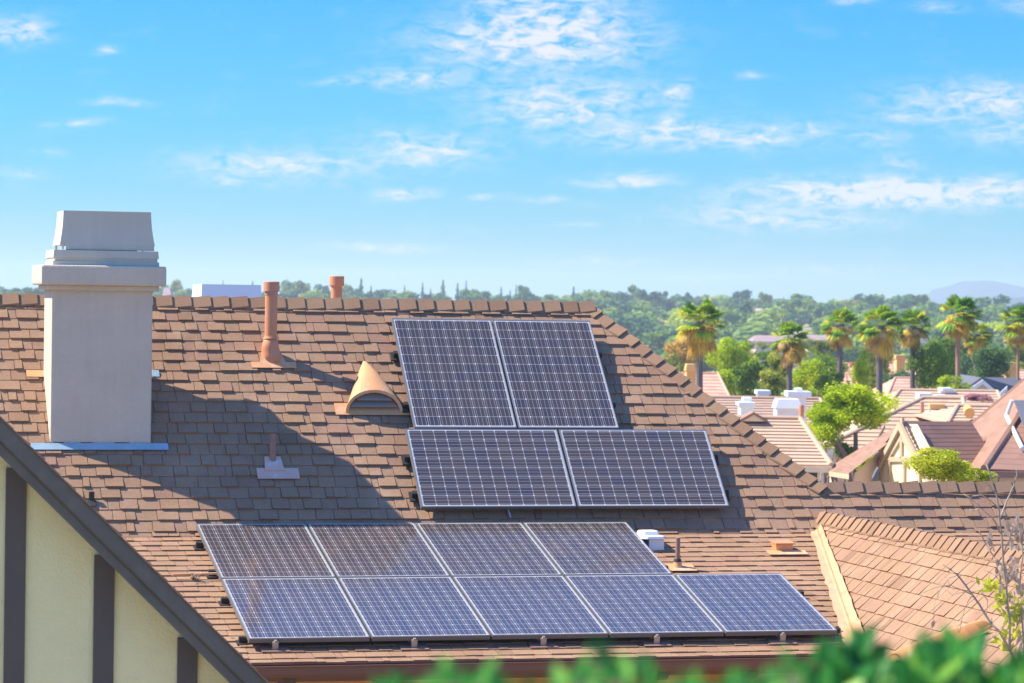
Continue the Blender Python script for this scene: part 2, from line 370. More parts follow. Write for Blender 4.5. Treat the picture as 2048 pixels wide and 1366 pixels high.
# valley flashing, folded, ragged at the shingle side
mb = MB(HB)
vt = V((10.64, 28.55, 0)); vb = V((9.84, 25.33, 0))
n = 26; prev = None
for i in range(n+1):
    t = i/n; x = vt.x+(vb.x-vt.x)*t-.012; y = vt.y+(vb.y-vt.y)*t
    z = ZB+(y-YB)*T2 if y < YB else R1.z+T1*(y-R1.y)
    z += .035
    wl = .065+.04*t+R.uniform(-.012, .016); wr = .035+.035*t+R.uniform(-.006, .006)
    row = [V((x-wl, y, z+.0)), V((x-.012, y, z+.006)), V((x, y, z+.030)), V((x+.012, y, z+.010)), V((x+.01+wr, y, z+.045+wr*1.05))]
    if prev:
        for k in range(4): mb.poly([prev[k], row[k], row[k+1], prev[k+1]])
    prev = row
vl = mb.build('valley_flashing', 'valley', house, 'tan metal valley flashing running down between two slopes')
sd = vl.modifiers.new('solid', 'SOLIDIFY'); sd.thickness = .006; sd.offset = 1
# gutter, fascia, rafter tails, wall
mb = MB(HB); gx1 = 9.85
prof = [(0, .0), (-.012, -.012), (-.020, -.075), (-.05, -.10), (-.105, -.10), (-.125, -.07), (-.128, -.012), (-.138, -.006), (-.138, .004), (-.118, .004), (-.118, -.07), (-.02, -.085)]
pts = [V((X0, YE+.02+p[0], ZE-.012+p[1])) for p in prof]
mb.prism(pts[::-1], (gx1-X0, 0, 0)); mb.build('gutter', 'gutter', house)
mb = MB(HB); mb.box(X0, gx1, YE+.03, YE+.06, ZE-.16, ZE-.005); mb.box(X0, gx1, YE+.06, YE+.62, ZE-.075, ZE-.05)
mb.build('fascia', 'gutter', house)
for k in range(9):
    x = 4.75+k*.9*.9
    mb = MB(HB); x = 3.0+k*.83
    mb.prism([V((x, YE+.005, ZE-.10)), V((x, YE+.6, ZE-.10)), V((x, YE+.6, ZE-.21)), V((x, YE+.10, ZE-.21)), V((x, YE+.04, ZE-.185)), V((x, YE+.005, ZE-.15))][::-1], (.09, 0, 0)); mb.build('rafter_tail', 'timber', house)
mb = MB(HB); mb.box(X0+.3, 16.6, YE+.55, YR+5.5, GZ-1, ZE-.08); mb.build('wall', 'orange_wall', house)
mb = MB(HB); mb.box(AX-1.0, AX+1.0, YD0+.4, YE+.6, GZ-1, AZZ-1.3); mb.prism([V((AX-1, YD0+.4, AZZ-1.3)), V((AX+1, YD0+.4, AZZ-1.3)), V((AX, YD0+.4, AZZ-.2))], (0, 5, 0)); mb.build('wall', 'orange_wall', house)
# ------------------------------------------------------------------ chimney
yf = 29.495; xc, yc = 3.578, 29.845
zz = lambda py, y=yf: aty(200, py, y).z
cm = MB(HB)
cm.box(xc-.49, xc+.49, yc-.35, yc+.35, -2.4, zz(574))
chim = cm.build('chimney', 'stucco', house, 'square grey stucco chimney with a stepped cap', bev=.018)
def part(fn, name, mat, parent, bev=0, label=None, base=None):
    b = MB(base if base is not None else HB); fn(b); return b.build(name, mat, parent, label, bev=bev)
part(lambda b: b.box(xc-.545, xc+.545, yc-.405, yc+.405, zz(581), zz(570, yf-.15)), 'cap_moulding', 'stucco', chim, .012)
part(lambda b: b.box(xc-.605, xc+.605, yc-.47, yc+.47, zz(571, yf-.14), zz(531, yf-.14)), 'chimney_cap', 'stucco', chim, .02)
def tap(b, x, y, z0, z1, hx0, hy0, hx1, hy1, n=1, c=0):
    rows = []
    for k in range(n+1):
        t = k/n; e = c*math.sin(PI*t)
        hx = hx0+(hx1-hx0)*t-e; hy = hy0+(hy1-hy0)*t-e; z = z0+(z1-z0)*t
        rows.append([V((x-hx, y-hy, z)), V((x+hx, y-hy, z)), V((x+hx, y+hy, z)), V((x-hx, y+hy, z))])
    for k in range(n):
        for j in range(4): b.poly([rows[k][j], rows[k][(j+1) % 4], rows[k+1][(j+1) % 4], rows[k+1][j]])
    b.poly(rows[-1]); b.poly(rows[0][::-1])
def shroud(b):
    tap(b, xc+.03, yc, zz(531, yf), zz(523, yf), .515, .375, .515, .375); tap(b, xc+.03, yc, zz(523, yf), zz(516, yf), .50, .36, .50, .36)
    tap(b, xc+.03, yc, zz(516, yf), zz(501, yf), .512, .372, .505, .365)
part(shroud, 'shroud_base', 'shroud', chim, .004)
def shr2(b):
    z0, z1 = zz(500, yf), zz(422, yf)
    tap(b, xc+.045, yc, z0+.045, z1, .462, .33, .425, .29, 6, .008)
    b.box(xc+.045-.40, xc+.045+.455, yc-.33, yc-.30, z0, z0+.046)
    for sx in (-.44, .42):
        for sy in (-.31, .29): b.box(xc+.045+sx, xc+.065+sx, yc+sy, yc+sy+.02, z0, z0+.046)
part(shr2, 'chimney_shroud', 'shroud', chim)
part(lambda b: b.box(xc-.3, xc+.35, yc-.2, yc+.2, zz(502), zz(470)), 'flue', 'black', chim)
def r1(px, py): return onp(px, py, R1, N1)
def r2(px, py): return onp(px, py, R2, N2)
def strip(b, P, u, dn, N, w, h, th=.004, lift=.02): b.frame(P+N*lift, u*w, dn*h, N*th)
def chf(b):
    p = V((2.90, yc-.352, R1.z+T1*(yc-.352-R1.y)))
    b.frame(p+N1*.026, U*1.33, D1*.085, N1*.004)
part(chf, 'chimney_flashing', 'galv', chim)
for px, py, w in ((52, 744, .19), (303, 744, .07)):
    p = r1(px, py); part(lambda b: b.frame(p+N1*.024, U*w, D1*.09, N1*.004), 'step_flashing', 'tan_metal' if px < 99 else 'galv', chim)
# ------------------------------------------------------------------ solar panels
pl = MB(); ps = MB()
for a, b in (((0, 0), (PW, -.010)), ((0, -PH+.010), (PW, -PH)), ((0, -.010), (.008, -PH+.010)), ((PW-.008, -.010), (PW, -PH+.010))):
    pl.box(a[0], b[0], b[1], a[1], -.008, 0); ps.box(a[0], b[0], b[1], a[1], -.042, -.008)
pg = MB(); pg.box(.008, PW-.008, -PH+.010, -.010, -.012, -.003)
proto = None
def panel(P, xa, ya, N, label, group):
    global proto
    m = Matrix(((xa.x, ya.x, N.x), (xa.y, ya.y, N.y), (xa.z, ya.z, N.z))).to_4x4()
    mw = Matrix.Rotation(AZ, 4, 'Z') @ m; mw.translation = h2w(P)
    if proto is None:
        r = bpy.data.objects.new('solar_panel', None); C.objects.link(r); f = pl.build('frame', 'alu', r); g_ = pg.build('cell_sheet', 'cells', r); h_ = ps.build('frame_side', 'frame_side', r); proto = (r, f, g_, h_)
    else:
        r = proto[0].copy(); C.objects.link(r)
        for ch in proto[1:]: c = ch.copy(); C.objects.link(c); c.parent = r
    r.matrix_world = mw; tag(r, label, 'solar panel', group); return r
for k in range(2):
    panel(H1+U*((k+1)*PH+k*GAP)+D1*0, D1, U, N1, ['left panel of the pair lying sideways below the two upright ones', 'right panel of the sideways pair, nearest the hip'][k], 'solar panels on the steep upper slope')
    panel(H1+U*(.098+k*(PW+GAP))+D1*(-PH-.02), U, -D1, N1, ['upright panel just under the ridge, beside the half-round vent', 'upright panel just under the ridge, on the hip side'][k], 'solar panels on the steep upper slope')
UL = ['leftmost', 'second from left', 'third from left', 'rightmost']; LL = ['leftmost', 'second from left', 'middle', 'fourth from left', 'rightmost']
for k in range(4): panel(H2+U*(k*(PW+GAP)), U, -D2, N2, UL[k]+' panel in the upper row of the low array on the shallow slope', 'solar panels on the shallow lower slope')
for k in range(5): panel(H2+U*(k*(PW+GAP))+D2*(PH+GAP), U, -D2, N2, LL[k]+' panel in the bottom row just above the gutter', 'solar panels on the shallow lower slope')
def rail(P, L, N, dn, label, feet, plates=False):
    r = thing('mounting_rail', label, 'mounting rail', P, True, 'rails under the solar panels')
    b = MB(P); b.frame(P-N*.085-dn*.02, U*L, dn*.04, N*.042); b.build('rail', 'black', r)
    for fx in feet:
        b = MB(P); q = P+U*fx
        b.frame(q-N*.125-dn*.025, U*.045, dn*.05, N*.06); f = b.build('foot', 'black' if not plates else 'mount', r)
        if plates:
            b = MB(P); b.frame(q-N*.10+dn*.02, U*.05, dn*.13, N*.008); b.frame(q-N*.10+dn*.125, U*.05, dn*.028, N*.075); b.tube([q+U*.025+dn*.14-N*.03, q+U*.025+dn*.14-N*.012], .014, 8); b.build('bracket', 'mount', f)
            b = MB(P); b.frame(q-N*.096+dn*.0-U*.10, U*.25, dn*.20, N*.005); b.build('flashing_plate', 'pipe_brown', f)
        else:
            b = MB(P); b.frame(q-N*.112-dn*.05-U*.02, U*.09, dn*.12, N*.02); b.build('foot_base', 'black', f)
for (d, L, nm) in ((-1.13, 2.22, 'upper rail under the upright panels'), (-.40, 2.22, 'lower rail under the upright panels')):
    rail(H1+U*.055+D1*d, L, N1, D1, nm+' beside the half-round vent', [0, 1.1, 2.14])
for (d, L, nm) in ((.33, 3.26, 'upper rail'), (.82, 3.26, 'lower rail')):
    rail(H1-U*.05+D1*d, L, N1, D1, nm+' under the sideways pair of panels', [0, 1.5, 3.2])
rail(H2-U*.06+D2*.42, 4.4, N2, D2, 'topmost rail of the low array, its foot showing at the left edge', [0, 1.5, 3, 4.3])
rail(H2-U*.06+D2*1.22, 4.4, N2, D2, 'second rail down of the low array', [0, 1.5, 3, 4.3])
rail(H2-U*.06+D2*1.98, 5.5, N2, D2, 'third rail down of the low array', [0, 1.5, 3, 4.3, 5.4])
rail(H2-U*.06+D2*2.98, 5.5, N2, D2, 'lowest rail of the low array above its bottom brackets', [0, 2, 4])
rail(H2+U*.20+D2*3.03, 4.95, N2, D2, 'front edge rail with metal brackets showing below the bottom panels', [0, 1.22, 2.38, 3.42, 4.60], True)
# ------------------------------------------------------------------ roof penetrations
def cyl(B, prt, name, mat, z0, z1, r0, r1_=None, n=20, dx=0):
    b = MB(B); b.tube([B+V((dx, 0, z0)), B+V((dx, 0, z1))], [r0, r1_ or r0], n); return b.build(name, mat, prt, smooth=False, bev=.002)
def ztop(B, px, py): return aty(px, py, B.y).z-B.z
B = r1(541, 716)
t = thing('vent_pipe', 'tall terracotta vent pipe with a round cap, standing left of the half-round vent', 'vent pipe', B, True)
hT = ztop(B, 541, 563)
b = MB(B); b.tube([B+V((.02, 0, -.05)), B+V((.012, 0, .04)), B+V((-.005, 0, .10)), B+V((0, 0, .17)), B+V((0, 0, .20))], [.10, .092, .090, .078, .062], 22); b.build('boot', 'terra', t, smooth=True)
cyl(B, t, 'collar', 'terra', .195, .218, .078, .070)
cyl(B, t, 'pipe', 'terra', .1, hT-.03, .0635)
b = MB(B); b.tube([B+V((0, 0, hT-.105)), B+V((0, 0, hT-.1)), B+V((0, 0, hT-.005)), B+V((0, 0, hT))], [.070, .082, .082, .076], 22); b.tube([B+V((0, 0, hT-.135)), B+V((0, 0, hT-.10))], .068, 18); b.build('pipe_cap', 'terra', t)
b = MB(B); p = r1(501, 727); b.frame(p+N1*.024, U*.46, D1*.085, N1*.005)
b.prism([B-U*.13+D1*.10+N1*.022, B+U*.15+D1*.10+N1*.022, B+U*.10-D1*.06+N1*.03, B-U*.09-D1*.06+N1*.03], N1*.006); b.build('flashing', 'tan_metal', t)
B = V((aty(673, 600, 31.9).x, 31.9, -1.2))
t = thing('vent_pipe', 'terracotta vent pipe with a round cap rising from behind the roof ridge', 'vent pipe', B, True)
hT = ztop(B, 673, 552)
cyl(B, t, 'pipe', 'terra', -.1, hT-.03, .062)
b = MB(B); b.tube([B+V((0, 0, hT-.11)), B+V((0, 0, hT-.1)), B+V((0, 0, hT-.005)), B+V((0, 0, hT))], [.068, .080, .080, .074], 22); b.build('pipe_cap', 'terra', t)
B = r1(545, 925)
t = thing('vent_pipe', 'thin short brown pipe with a square flashing, in the shadow of the chimney', 'vent pipe', B, True)
cyl(B, t, 'pipe', 'pipe_brown', -.03, ztop(B, 545, 868), .034); cyl(B, t, 'collar', 'pipe_brown', -.02, .035, .046, .04)
b = MB(B); p = r1(512, 940); b.frame(p+N1*.024, U*.415, D1*.14, N1*.005)
b.prism([B-U*.095+D1*.14+N1*.03, B+U*.10+D1*.14+N1*.03, B+U*.08-D1*.05+N1*.03, B-U*.08-D1*.05+N1*.03], N1*.006); b.build('flashing', pmat('worn_pinkish_flashing', (.66, .42, .34), .5, .12, 4, .1, 30, dirt=((.52, .62, .70), 7)), t)
B = r2(1355, 1138)
t = thing('vent_pipe', 'thin brown pipe with dark collar on a tan cone, beside the low solar array', 'vent pipe', B, True)
b = MB(B); b.tube([B+V((0, 0, -.03)), B+V((0, 0, .075))], [.060, .035], 18); b.build('boot', 'tan_metal', t)
cyl(B, t, 'collar', 'black', .070, .098, .040, .033); cyl(B, t, 'pipe', 'pipe_brown', .05, ztop(B, 1355, 1075), .0225)
b = MB(B); b.frame(B-U*.10-D2*.08+N2*.022, U*.26, D2*.2, N2*.004); b.build('flashing', 'tan_metal', t)
B = r1(183, 1004)
t = thing('roof_bracket', 'small grey bracket standing on the roof beside the gable edge', 'bracket', B, True)
b = MB(B); b.box(B.x-.025, B.x+.025, B.y-.02, B.y+.02, B.z, B.z+.10); b.frame(B-U*.04+N1*.02, U*.08, D1*.08, N1*.008); b.build('bracket_post', 'black', t, bev=.004)
# half-round dormer vents
def dormer(B, u, out, N, dn, hw, hh, apex, label, louv=3, plate=None, fill=1.0):
    t = thing('dormer_vent', label, 'roof vent', B, True)
    z = V((0, 0, 1)); n = 18; rim = []; rim2 = []; back = []
    for k in range(n+1):
        a = PI*k/n; x = math.cos(a)*hw; y = math.sin(a)**.9*hh
        rim.append(B+u*x+z*y); rim2.append(B+u*(x*.90)+z*(y*.88))
        back.append(apex+u*(x*fill)+N*(y*fill*.95))
    b = MB(B); steps = 8; prev = rim
    for s_ in range(1, steps+1):
        f = s_/steps; cur = [rim[k].lerp(back[k], f)+z*.045*math.sin(PI*f)*math.sin(PI*k/n)*(1-fill) for k in range(n+1)]
        for k in range(n): b.poly([prev[k], prev[k+1], cur[k+1], cur[k]])
        prev = cur
    for k in range(n): b.poly([rim[k+1], rim[k], rim2[k], rim2[k+1]])
    inn = [p-out*.10 for p in rim2]
    for k in range(n): b.poly([rim2[k+1], rim2[k], inn[k], inn[k+1]])
    o = b.build('hood', 'tan_metal', t, smooth=True)
    es = o.modifiers.new('e', 'EDGE_SPLIT'); es.split_angle = math.radians(35)
    b = MB(B); b.poly([p+out*-.001 for p in inn][::-1]); b.build('vent_back', 'black', t)
    for j in range(louv):
        y0 = hh*.80*(j+.10)/louv; w = hw*.88*math.sqrt(max(.05, 1-((y0+hh*.08)/(hh*.88))**2)); y1 = y0+hh*.80/louv*.95
        b = MB(B); b.hexa([B+u*-w+z*y0-out*.012, B+u*w+z*y0-out*.012, B+u*w+z*(y0+.008)-out*.012, B+u*-w+z*(y0+.008)-out*.012],
                          [B+u*-w*.86+z*y1-out*.07, B+u*w*.86+z*y1-out*.07, B+u*w*.86+z*(y1+.008)-out*.07, B+u*-w*.86+z*(y1+.008)-out*.07]); b.build('louver', 'louver', t)
    if plate:
        b = MB(B); b.frame(*plate); b.build('flashing', 'tan_metal', t)
    return t
B = r1(748, 831)+N1*.02
out = V((0, -1, 0)); ap = r1(728, 728)+N1*.03
dormer(B, U, out, N1, D1, .295, .245, ap, 'half-round terracotta dormer vent with grey louvers, left of the upright solar panels', 3,
       (r1(667, 810)+N1*.024, U*.83, D1*.16, N1*.005), fill=.06)
# barrel vent low on the wing roof
def dpl(px, py): return onp(px, py, PD, ND)
B = dpl(1800, 1333)+ND*.0
o2 = V((-.96, -.28, 0)).normalized(); u2 = V((-.28, .96, 0)).normalized()
ap = dpl(1985, 1262)+ND*.06
dormer(B+V((-.05, -.02, .0)), u2, o2, ND, DD, .13, .13, ap, 'long half-round terracotta vent low on the wing roof, half hidden by the blurred leaves', 2, None, fill=.62)
# white vent hood
B = r2(1312, 1102)
t = thing('vent_hood', 'small white metal vent hood at the right edge of the low solar array', 'vent hood', B, True)
k = 1/210.
b = MB(B); b.box(B.x-.075, B.x+.08, B.y-.01, B.y+.2, B.z-.03, B.z+.115); b.build('hood_body', 'white', t, bev=.006)
b = MB(B); oc = [(-.15, .0), (-.10, -.035), (.07, -.035), (.095, .0), (.095, .16), (.06, .22), (-.08, .22), (-.15, .16)]
b.hexa([V((B.x+x, B.y+y, B.z+.115)) for x, y in oc], [V((B.x+x*.92, B.y+y*.95+.01, B.z+.145)) for x, y in oc]); b.build('hood_lid', 'white', t, bev=.006)
b = MB(B); b.hexa([V((B.x+x*.86, B.y+.14+y*.8, B.z+.13)) for x, y in oc], [V((B.x+x*.72, B.y+.15+y*.7, B.z+.185)) for x, y in oc]); b.build('hood_cap', 'white', t, bev=.008)
B = r2(1568, 1106)
t = thing('box_vent', 'low tan box vent with a shingle coloured lid, alone on the shallow slope', 'roof vent', B, True)
b = MB(B); b.hexa([V((B.x-.07, B.y, B.z)), V((B.x+.09, B.y, B.z)), V((B.x+.09, B.y+.15, B.z+.03)), V((B.x-.07, B.y+.15, B.z+.03))], [V((B.x-.09, B.y-.01, B.z+.085)), V((B.x+.09, B.y-.01, B.z+.085)), V((B.x+.09, B.y+.15, B.z+.10)), V((B.x-.09, B.y+.15, B.z+.10))]); b.build('vent_box', 'tan_metal', t, bev=.006)
b = MB(B); b.frame(V((B.x-.095, B.y-.03, B.z+.086)), U*.20, V((0, .2, .02)), V((0, 0, .012))); b.build('vent_lid', 'terra', t)
b = MB(B); b.frame(B-U*.19+N2*.024, U*.40, D2*.12, N2*.004); b.build('flashing', 'tan_metal', t)
# conduit, twig litter, cable
B = r2(345, 1160)
t = thing('conduit', 'thin tan conduit on little blocks leading from the gable to the low array', 'conduit', B, True)
b = MB(B); e_ = r2(448, 1157); b.tube([B+N2*.05, e_+N2*.05], .011, 8); b.build('pipe', 'tan_metal', t)
b = MB(B); b.frame(B.lerp(e_, .35)+N2*.02, U*.03, D2*.05, N2*.04); b.frame(B.lerp(e_, .9)+N2*.02, U*.03, D2*.05, N2*.04); b.build('support_block', 'black', t)
B = r2(389, 1164)
b = MB(B); rr = random.Random(4)
for k in range(16):
    p = B+V((rr.uniform(-.04, .04), rr.uniform(-.04, .04), .03+rr.random()*.05)); q = p+V((rr.uniform(-.05, .05), rr.uniform(-.05, .05), rr.uniform(-.03, .04)))
    b.tube([p, q], .003, 4); b.poly([q, q+V((.02, .01, .01)), q+V((.015, -.01, .02))])
o = b.build('dry_twig', 'leaf_dry'); o.location = h2w(B); o.rotation_euler = (0, 0, AZ); tag(o, 'tangle of dry twig caught on the conduit', 'twig')
B = r1(1011, 1020)
b = MB(B); b.tube([B+N1*.10, B+D1*.05+N1*.07+U*.005, B+D1*.13+U*.025+N1*.03], .008, 8); o = b.build('cable', pmat('lilac_cable', (.45, .38, .60), .5)); o.location = h2w(B); o.rotation_euler = (0, 0, AZ); tag(o, 'short lilac cable hanging under the sideways solar panels', 'cable')
lf = 0
for px, py, colr in ((455, 1276, 0), (1330, 1272, 1), (1180, 1268, 1), (420, 1118, 0)):
    B = r2(px, py); b = MB(B); s_ = .02
    b.poly([B+N2*.03, B+U*s_*1.4+N2*.035, B+U*s_*1.6+D2*s_+N2*.045, B+U*s_*.5+D2*s_*1.2+N2*.033], R.random()); b.poly([B+N2*.03, B+U*s_*.5+D2*s_*1.2+N2*.033, B-U*s_*.5+D2*s_+N2*.05])
    o = b.build('fallen_leaf', 'frond_dry'); o.location = h2w(B); o.rotation_euler = (0, 0, AZ); tag(o, 'tiny dry leaf lying on the shingles of the shallow slope', 'leaf', 'fallen leaves on the shallow slope')
# ------------------------------------------------------------------ nearer gable on the left
YG = 19.6
GA = aty(0, 835, YG-.35); GBp = aty(535, 1366, YG-.35)
rk = (GBp-GA); slope = rk.z/rk.x
apex = GA-rk.normalized()*2.1; foot = GBp+rk.normalized()*1.2
base = V((apex.x, YG, GZ))
gh = thing('gable_house', 'nearer half-timbered house, its cream gable filling the lower left corner', 'house', base, True)
lx = 2*apex.x-foot.x
b = MB(base); b.hexa([V((lx+.5, YG, GZ-1)), V((foot.x-.5, YG, GZ-1)), V((foot.x-.5, YG, foot.z+.4)), V((apex.x, YG, apex.z-.15)), V((lx+.5, YG, foot.z+.4))],
                     [V((lx+.5, YG+4, GZ-1)), V((foot.x-.5, YG+4, GZ-1)), V((foot.x-.5, YG+4, foot.z+.4)), V((apex.x, YG+4, apex.z-.15)), V((lx+.5, YG+4, foot.z+.4))]); b.build('wall', 'cream', gh)
def board(b, y0, y1, o0, o1):    # raking board between vertical offsets below the rake line
    for sgn in (1, -1):
        f = V((foot.x if sgn > 0 else lx, 0, foot.z)); a_ = V((apex.x, 0, apex.z))
        b.hexa([V((a_.x, y0, a_.z-o1)), V((f.x, y0, f.z-o1)), V((f.x, y1, f.z-o1)), V((a_.x, y1, a_.z-o1))][::sgn],
               [V((a_.x, y0, a_.z-o0)), V((f.x, y0, f.z-o0)), V((f.x, y1, f.z-o0)), V((a_.x, y1, a_.z-o0))][::sgn])
part(lambda b: board(b, YG-.35, YG-.31, .0, .135), 'barge_board', 'barge', gh, .004, base=base)
part(lambda b: board(b, YG-.325, YG+.02, .12, .150), 'soffit_moulding', 'barge', gh, base=base)
part(lambda b: board(b, YG-.30, YG-.26, .150, .235), 'lower_rake_board', 'barge', gh, .004, base=base)
part(lambda b: board(b, YG-.258, YG+4.2, .012, .12), 'roof', 'brown_comp', gh, base=base)
def shed(b):
    rr = random.Random(2); d = rk.normalized(); L = (foot-apex).length; s = 0
    while s < L:
        w = .14; p = apex+d*s+V((0, .0, 0)); nn = V((-d.z, 0, d.x)); nn = nn if nn.z > 0 else -nn
        l = rr.uniform(.010, .020)
        b.hexa([p+V((0, -.018-rr.random()*.012, 0)), p+d*w+V((0, -.022, 0)), p+d*w+V((0, 4.4, 0)), p+V((0, 4.4, 0))], [p+V((0, -.018, 0))+nn*.006, p+d*(w)+V((0, -.022, 0))+nn*l, p+d*(w)+V((0, 4.4, 0))+nn*l, p+V((0, 4.4, 0))+nn*.006], rr.random()); s += w-.002
    a2 = V((lx, 0, foot.z)); d2 = V((a2.x-apex.x, 0, a2.z-apex.z)); b.frame(apex+V((0, -.02, 0)), d2, V((0, 4.4, 0)), V((0, 0, .012)))
part(shed, 'shingle_edge', 'brown_comp', gh, base=base)
for px in (-150, 30, 208.5, 377):
    c = aty(px, 1200, YG-.025); zt = apex.z+slope*(c.x-apex.x)-.2
    part(lambda b: b.box(c.x-.066, c.x+.066, YG-.025, YG+.01, GZ+.2, zt), 'timber_strip', 'timber', gh, .003, base=base)
# ------------------------------------------------------------------ vegetation
def rdir(rr):
    while True:
        p = V((rr.uniform(-1, 1), rr.uniform(-1, 1), rr.uniform(-1, 1)))
        if .05 < p.length < 1: return p.normalized()
def leaf(b, p, n, s, tone, asp=.5, rr=R):
    a = n.orthogonal().normalized(); a = Matrix.Rotation(rr.uniform(0, 6.28), 3, n) @ a; c = n.cross(a)
    b.poly([p-a*s, p-c*s*asp+n*s*.1, p+a*s, p+c*s*asp+n*s*.1], tone)
def crown_mesh(seed, lobes, nleaf, size, shape='round', hollow=.55):
    """unit crown: radius about 1, centred at z=0"""
    rr = random.Random(seed); b = MB(); L = []
    for k in range(lobes):
        d = rdir(rr); q = rr.uniform(.25, .78)
        if shape == 'cone':
            h = rr.random(); r = (1-h)*.42+.03; a = rr.uniform(0, 6.28); L.append((V((math.cos(a)*r*.7, math.sin(a)*r*.7, h*2-1)), r*.65+.07, rr.random())); continue
        if shape == 'spread': d.z *= .55
        L.append((d*q, rr.uniform(.24, .46), rr.random()))
    for k in range(nleaf):
        if shape == 'cone':
            h = rr.random()**1.3; a = rr.uniform(0, 6.28); r = ((1-h)*.40+.03)*(.75+.25*math.sin(h*28+seed))*rr.uniform(.35, 1)
            leaf(b, V((math.cos(a)*r, math.sin(a)*r, h*2.1-1.05)), (V((math.cos(a), math.sin(a), .4))+rdir(rr)*.8).normalized(), size*rr.uniform(.5, 1.1)*(1.1-.6*h), min(1, max(0, rr.gauss(.35, .2))), .5, rr); continue
        c, r, t = L[rr.randrange(len(L))]
        d = rdir(rr); d.z = d.z*.8+.15; p = c+d*r*rr.uniform(hollow, 1.08)
        n = (d+rdir(rr)*.9).normalized()
        leaf(b, p, n, size*rr.uniform(.6, 1.4), min(1, max(0, .18+.45*t+rr.gauss(0, .17))), .6, rr)
    return b, L
CR = {}
def crown(kind, seed, mat):
    key = (kind, seed, mat)
    if key not in CR:
        a = {'big': (16, 5200, .060), 'fine': (22, 9000, .042), 'far': (11, 1300, .10), 'tiny': (8, 700, .12), 'cone': (16, 1100, .09), 'spread': (14, 3000, .07), 'farspread': (10, 1000, .10)}[kind]
        b, L = crown_mesh(seed*13+5, a[0], a[1], a[2], 'cone' if kind == 'cone' else 'spread' if 'spread' in kind else 'round')
        o = b.build('crown', mat); C.objects.unlink(o); CR[key] = (o, L)
    return CR[key]
TR = {}
def trunk(L, seed, mat='bark', key=None):
    k = (key, seed, mat)
    if k not in TR:
        b = MB(); rr = random.Random(seed)
        b.tube([V((0, 0, -1)), V((.01, 0, .2)), V((.02, .02, .6)), V((0, 0, .95))], [.055, .045, .035, .02], 8)
        for i in range(5):
            a = rr.uniform(0, 6.28); e = V((math.cos(a)*.45, math.sin(a)*.45, .88+rr.random()*.14)); b.tube([V((0, 0, .5+.05*i)), V((0, 0, .65+.04*i))*.5+e*.5, e], [.026, .018, .008], 6)
        o = b.build('trunk', mat); C.objects.unlink(o); TR[k] = o
    return TR[k]
def tree(px, py, rx, ry, Y, kind, mat, seed, label, cat='tree', group=None, name='tree', parts=True, gz=None):
    """crown centred at the pixel with pixel half-sizes at depth Y; trunk to the ground"""
    if parts: rx *= 1.28; ry *= 1.18
    c = W(px, py, Y); sx = rx/FPX*Y; sz = ry/FPX*Y
    g0 = ground(c.x, c.y) if gz is None else gz
    o, L = crown(kind, seed, mat)
    if not parts:
        t = bpy.data.objects.new(name, o.data); C.objects.link(t); t.location = c; t.scale = (sx, sx, sz); t.rotation_euler.z = R.uniform(0, 6.28); tag(t, label, cat, group); return t
    t = thing(name, label, cat, (c.x, c.y, g0), group=group)
    k = o.copy(); C.objects.link(k); k.parent = t; k.location = (0, 0, c.z-g0); k.scale = (sx, sx, sz); k.rotation_euler.z = R.uniform(0, 6.28)
    q = trunk(L, seed % 3).copy(); C.objects.link(q); q.parent = t; h = max(.5, c.z-g0-sz*.4); q.scale = (min(h, sx*2.2), min(h, sx*2.2), h)
    return t
# palms
def palm_meshes(seed):
    rr = random.Random(seed); gb, db = MB(), MB()
    def frond(b, el, az, L, tone, droop):
        d = V((math.cos(az)*math.cos(el), math.sin(az)*math.cos(el), math.sin(el))); p0 = V((0, 0, 0)); side = d.cross(V((0, 0, 1))).normalized()
        p1 = d*L*.5; upv = side.cross(d)
        b.poly([p0-side*.02, p1-side*.012, p1+side*.012, p0+side*.02], tone)
        for k in range(11):
            a = (k-5)/5*1.15; q = (d*math.cos(a)+side*math.sin(a)).normalized(); l = L*.55*(1-.25*abs(a)/1.15)
            dr = V((0, 0, -1))*droop*l
            m1 = p1+q*l*.55+upv*.03*L*(1 if k % 2 else -1)*.4; e = p1+q*l+dr
            w = q.cross(upv).normalized()*.045*L
            b.poly([p1, m1-w+dr*.2, e, m1+w+dr*.2], min(1, max(0, tone+rr.gauss(0, .12))))
    for k in range(52):
        frond(gb, rr.uniform(-.45, 1.45), rr.uniform(0, 6.28), rr.uniform(1.6, 2.1), rr.uniform(.1, 1), rr.uniform(.1, .5))
    for k in range(54):
        frond(db, rr.uniform(-1.2, .05), rr.uniform(0, 6.28), rr.uniform(1.1, 1.6), rr.uniform(0, 1), rr.uniform(.2, .7))
    return gb, db
PM = []
for s_ in range(6):
    gb, db = palm_meshes(s_+20); a = gb.build('frond_crown', 'frond'); b = db.build('dry_frond_skirt', 'frond_dry'); C.objects.unlink(a); C.objects.unlink(b); PM.append((a, b))
def palm(px, py, Y, sc_, seed, label, tm='palmbark', tr=.24, skirt=1.):
    Y *= .64; sc_ *= .52; skirt *= 1.2; tr *= .52; py += 1
    c = W(px, py, Y); g0 = ground(c.x, c.y)
    t = thing('palm_tree', label, 'palm tree', (c.x, c.y, g0), group='tall fan palms behind the rooftops')
    h = c.z-g0
    for k, o in enumerate(PM[R.randrange(6)]):
        q = o.copy(); C.objects.link(q); q.parent = t; q.location = (0, 0, h); q.scale = (sc_, sc_, sc_*(1 if k == 0 else skirt)); q.rotation_euler = (R.uniform(-.12, .12), R.uniform(-.12, .12), R.uniform(0, 6.28))
    b = MB(); b.tube([V((0, 0, -1)), V((.06, 0, h*.5)), V((0, 0, h-1.2)), V((0, 0, h+.1))], [tr*1.25, tr, tr*.85, tr*1.3], 10); b.build('trunk', tm, t)
